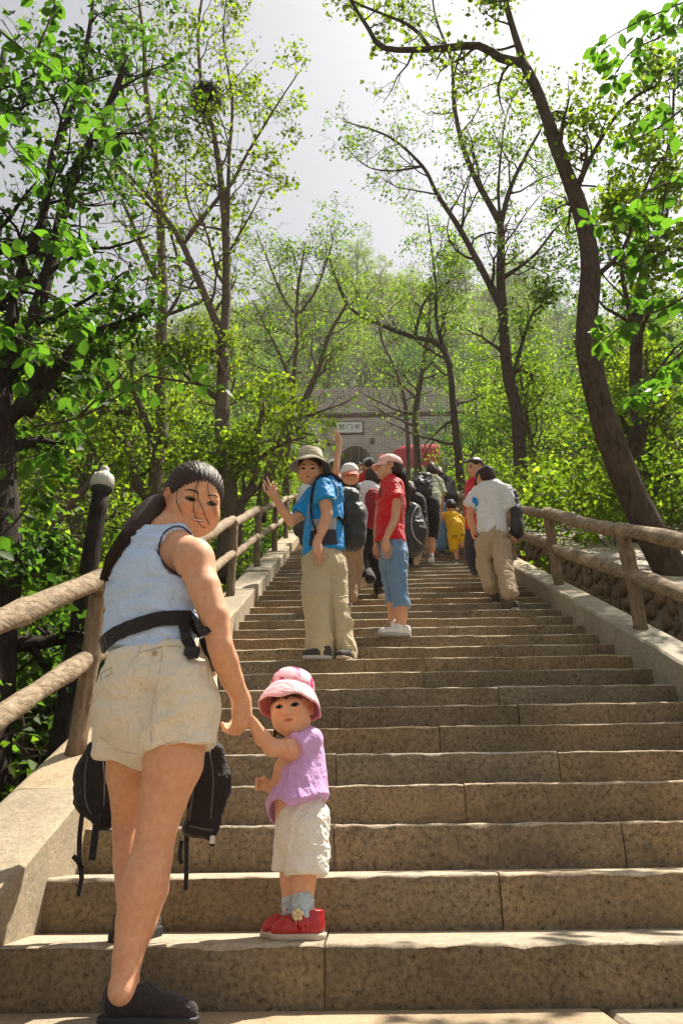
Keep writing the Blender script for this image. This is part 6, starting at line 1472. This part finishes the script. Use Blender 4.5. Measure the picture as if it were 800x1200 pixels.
# ---------------- three further up, mostly hidden
for (hx, hy, Y, lab, sm, hm) in ((431.5, 545, 10.8, 'far climber in white cap seen over the red backpack, face turned away', 'red_cloth', 'cap_white'), (390, 547, 11.4, 'far climber in white cap just left of the raised arm', 'grey_cloth', 'cap_white'), (420, 547.5, 14.6, 'tiny dark haired climber near the arch between the two white caps', 'white_cloth', None)):
    g0 = P(hx, hy, Y); n_ = int((Y-Y1)/TREAD)+1; p = Person((g0.x, Y, n_*RISE), lab, .22, .012)
    p.head((hx, hy, Y), (-.3, .9, -.2) if hm else (-.2, -.9, -.3), (0, .1, 1), not hm); X0, Z1, Z0 = g0.x, g0.z-.16, n_*RISE
    V = lambda dx, z: Vector((X0+dx, Y+.05, z)); b = p.b; b.cap(V(0, Z1), g0, .05, .05)
    hgt = Z1-Z0
    for q in (-1, 1): b.path([V(q*.19, Z1-.06), V(q*.22, Z1-.32), V(q*.20, Z1-.55)], [.045, .038, .028], k=.005); b.path([V(q*.09, Z0+.4), V(q*.09, Z0+.08)], [.05, .04]); hand(b, V(q*.20, Z1-.55), (0, 0, -1), (0, 1, 0), .15, .4, q)
    p.done(); p.hair()
    if hm: p.cap_hat(hm)
    p.wear('shirt', sm, lambda g: (g.path([V(0, Z1-.08), V(0, Z1-.50)], [.17, .16], side=(0, 1, 0), ratio=.65), g.cap(V(.17, Z1-.05), V(.22, Z1-.25), .06, .06, cut=1), g.cap(V(-.17, Z1-.05), V(-.22, Z1-.25), .06, .06, cut=1)))
    p.wear('trousers', 'navy_cloth', lambda g: (g.path([V(0, Z1-.48), V(0, Z1-.60)], [.15, .155], side=(0, 1, 0), ratio=.75), [g.path([V(q*.09, Z1-.62), V(q*.09, Z0+.08)], [.09, .07]) for q in (-1, 1)]))
    for q in (-1, 1): p.shoe((X0+q*.09, Y-.02, Z0), (X0+q*.09, Y+.22, Z0), 'shoe_dark')
# white shirted climber behind the man in blue
p = Person((-.42, 7.6, 2.85), 'climber in white shirt almost hidden behind the man in blue', .22, .010)
p.head((367, 560, 7.6), (.1, .95, -.2), (0, .2, 1), False); p.limb([(363, 573, 7.55), (366, 563, 7.58)], [.05, .05]); p.limb([(355, 590, 7.5), (353, 606, 7.5)], [.04, .034]); p.done(); p.hair()
def f_(g): g.path([P(363, 578, 7.55), P(364, 612, 7.55)], [.14, .14], side=(0, 1, 0), ratio=.7); g.cap(P(357, 576, 7.5), P(354, 592, 7.5), .065, .065, cut=1)
p.wear('shirt', 'white_cloth', f_)
def f_(g): g.path([P(364, 610, 7.55), P(365, 630, 7.55)], [.14, .14], side=(0, 1, 0), ratio=.8); g.path([P(366, 630, 7.55), P(370, 690, 7.4)], [.11, .07])
p.wear('trousers', 'navy_cloth', f_)
def f_(g): g.path([P(352, 604, 7.4), P(352, 622, 7.4)], [.06, .075], side=(0, 1, 0), ratio=.7)
bag('dark bag hanging beside the rail, left of the man in blue', 'black_bag', P(352, 622, 7.4), f_, 'shoulder_bag', cat='bag')
# ------------------------------------------------------------------ near branches with large leaves, each leaf a piece
def big_leaf_mesh(name, L, mat, seed):
    r = random.Random(seed); v = []; n = 7; wd = [0, .62, .95, 1.0, .82, .48, 0]; bend = r.uniform(.05, .18)
    for i in range(n):
        t = i/(n-1); z = -bend*L*t*t; w_ = wd[i]*L*.33; e = .10*L*(wd[i])+.015*L*math.sin(i*2.3+seed)
        v += [(-w_, t*L, z+e*.5), (0, t*L, z), (w_, t*L, z+e*.5+.01*L*math.sin(i*1.7))]
    f = [[3*i+j, 3*i+j+1, 3*i+4+j, 3*i+3+j] for i in range(n-1) for j in (0, 1)]
    return mesh_data(name, np.array(v), f, mat, True)
def m_bigleaf(name, c1, c2, tr_):
    t = NT(name); oi = t.n('ShaderNodeObjectInfo'); g = t.coord(); f = t.noise(g, 40, 4, .6)
    wv = t.n('ShaderNodeTexWave'); wv.bands_direction = 'DIAGONAL'; wv.inputs['Scale'].default_value = 42; wv.inputs['Distortion'].default_value = 1.5; t.l(g, wv.inputs[0])
    c = t.ramp(oi.outputs['Random'], [(0, c1), (.6, c2), (1, mul(c2, 1.3))]); c = t.mix(t.ramp(f, [(.4, 0.0), (.7, .35)]), c, mul(c1, .7)); c = t.mix(t.ramp(wv.outputs['Fac'], [(.8, 0.0), (.95, .3)]), c, mul(c2, 1.3))
    t.fin(c, .5, t.bump(wv.outputs['Fac'], .2, .002), .35); a = t.n('ShaderNodeBsdfTranslucent'); t.l(t.mix(1.0, c, tr_, 'MULTIPLY'), a.inputs[0])
    mx = t.n('ShaderNodeMixShader'); mx.inputs[0].default_value = .5; t.l(t.b.outputs[0], mx.inputs[1]); t.l(a.outputs[0], mx.inputs[2]); t.l(mx.outputs[0], t.o.inputs[0]); return t.m
M['bigleaf'] = m_bigleaf('broad leaf', (.028, .066, .010), (.062, .125, .017), (2.6, 3.0, 1.2))
BL = [big_leaf_mesh('leaf', .115, M['bigleaf'], i) for i in range(5)]
def near_branch(label, paths, Y, nl, seed, clus=3, sz=1.0, loc=None):
    r = random.Random(seed); e = empty('leafy_branch', tuple(P(paths[0][0][0], paths[0][0][1], Y)), label, 'branch'); m = MB(); cnt = 0; tips = []
    for pts in paths:
        pp = smooth_path([P(q[0], q[1], Y+(q[2] if len(q) > 2 else 0)) for q in pts], .06); m.tube(pp, np.linspace(.010, .003, len(pp)), 6, wob=.06)
        for i in range(2, len(pp), 2):
            d = Vector((r.gauss(0, 1), r.gauss(0, 1), r.gauss(0, .7))).normalized(); L = r.uniform(.06, .26); a = pp[i]; b_ = a+d*L*.5+Vector((0, 0, .02)); c = a+d*L
            m.tube([a, b_, c], [.0035, .0025, .0015], 4, cap=False); tips += [(a, d), (b_, d), (c, d), (c, d)]
        tips += [(pp[-1], (pp[-1]-pp[-2]).normalized())]*4
    m.out('twig', M['bark'], e); r.shuffle(tips)
    per = nl/len(tips)
    for t_, d in tips:
        for _ in range(max(1, int(per+r.random()))):
            if cnt >= nl: break
            dd = (d*.5+Vector((r.gauss(0, .8), r.gauss(0, .8), r.gauss(-.55, .5)))).normalized(); up = Vector((r.gauss(0, .5), r.gauss(0, .5), 1)); x = dd.cross(up).normalized(); up = x.cross(dd)
            o = bpy.data.objects.new('leaf', BL[r.randrange(5)]); link(o, e); s_ = r.uniform(.55, 1.15)*sz
            o.matrix_basis = Matrix.Translation(t_-e.location+dd*.012) @ (Matrix((x, dd, up)).transposed()).to_4x4() @ Matrix.Scale(s_, 4); cnt += 1
near_branch('broad leaved branch hanging in at the upper left, in front of the dark trunk', [((-20, 20), (30, 60), (70, 90), (110, 130), (140, 165)), ((-20, 120), (20, 180), (50, 215)), ((40, 65), (60, 20), (66, -10))], 3.6, 190, 1)
near_branch('broad leaved branch low at the left edge, above the lamp', [((-20, 300), (20, 330), (60, 345), (100, 370)), ((-20, 380), (30, 400), (80, 425), (100, 440)), ((60, 250), (85, 290), (110, 320))], 3.8, 170, 2)
near_branch('thin leafy spray reaching across behind the head of the woman', [((40, 500), (90, 490), (130, 470), (170, 440), (210, 425)), ((90, 490), (130, 452), (160, 420)), ((170, 440), (230, 450), (262, 455))], 4.4, 60, 3, sz=.95)
near_branch('broad leaved branch hanging in at the upper right corner', [((830, 10), (780, 40), (740, 60), (715, 95)), ((820, 110), (770, 150), (735, 165)), ((830, -10), (760, 20), (720, 40), (700, 55))], 3.8, 130, 4)
near_branch('broad leaved branch drooping at the right edge, across the leaning trunk', [((830, 330), (780, 360), (740, 375), (705, 400)), ((830, 380), (790, 420), (760, 440), (735, 470)), ((820, 300), (790, 290), (750, 310))], 3.9, 150, 5)
near_branch('leafy sprig at the right edge, level with the upper fork', [((830, 200), (780, 215), (740, 235), (705, 262)), ((780, 215), (770, 270), (740, 290))], 4.2, 90, 6)
near_branch('dark leafy branch low behind the left rail', [((-20, 640), (20, 610), (50, 560)), ((-20, 560), (20, 540), (60, 530))], 4.2, 60, 7)
# ------------------------------------------------------------------ thin summer haze
m = bpy.data.materials.new('haze'); m.use_nodes = True; nt = m.node_tree; nt.nodes.clear(); out = nt.nodes.new('ShaderNodeOutputMaterial'); pv = nt.nodes.new('ShaderNodeVolumePrincipled')
pv.inputs['Density'].default_value = .0005; pv.inputs['Color'].default_value = (.93, .93, .92, 1); pv.inputs['Anisotropy'].default_value = .3; nt.links.new(pv.outputs[0], out.inputs['Volume'])
b = MB(); b.box((0, 300, 62), (1000, 1300, 139)); o = b.out('haze', m, None, False); o['kind'] = 'stuff'
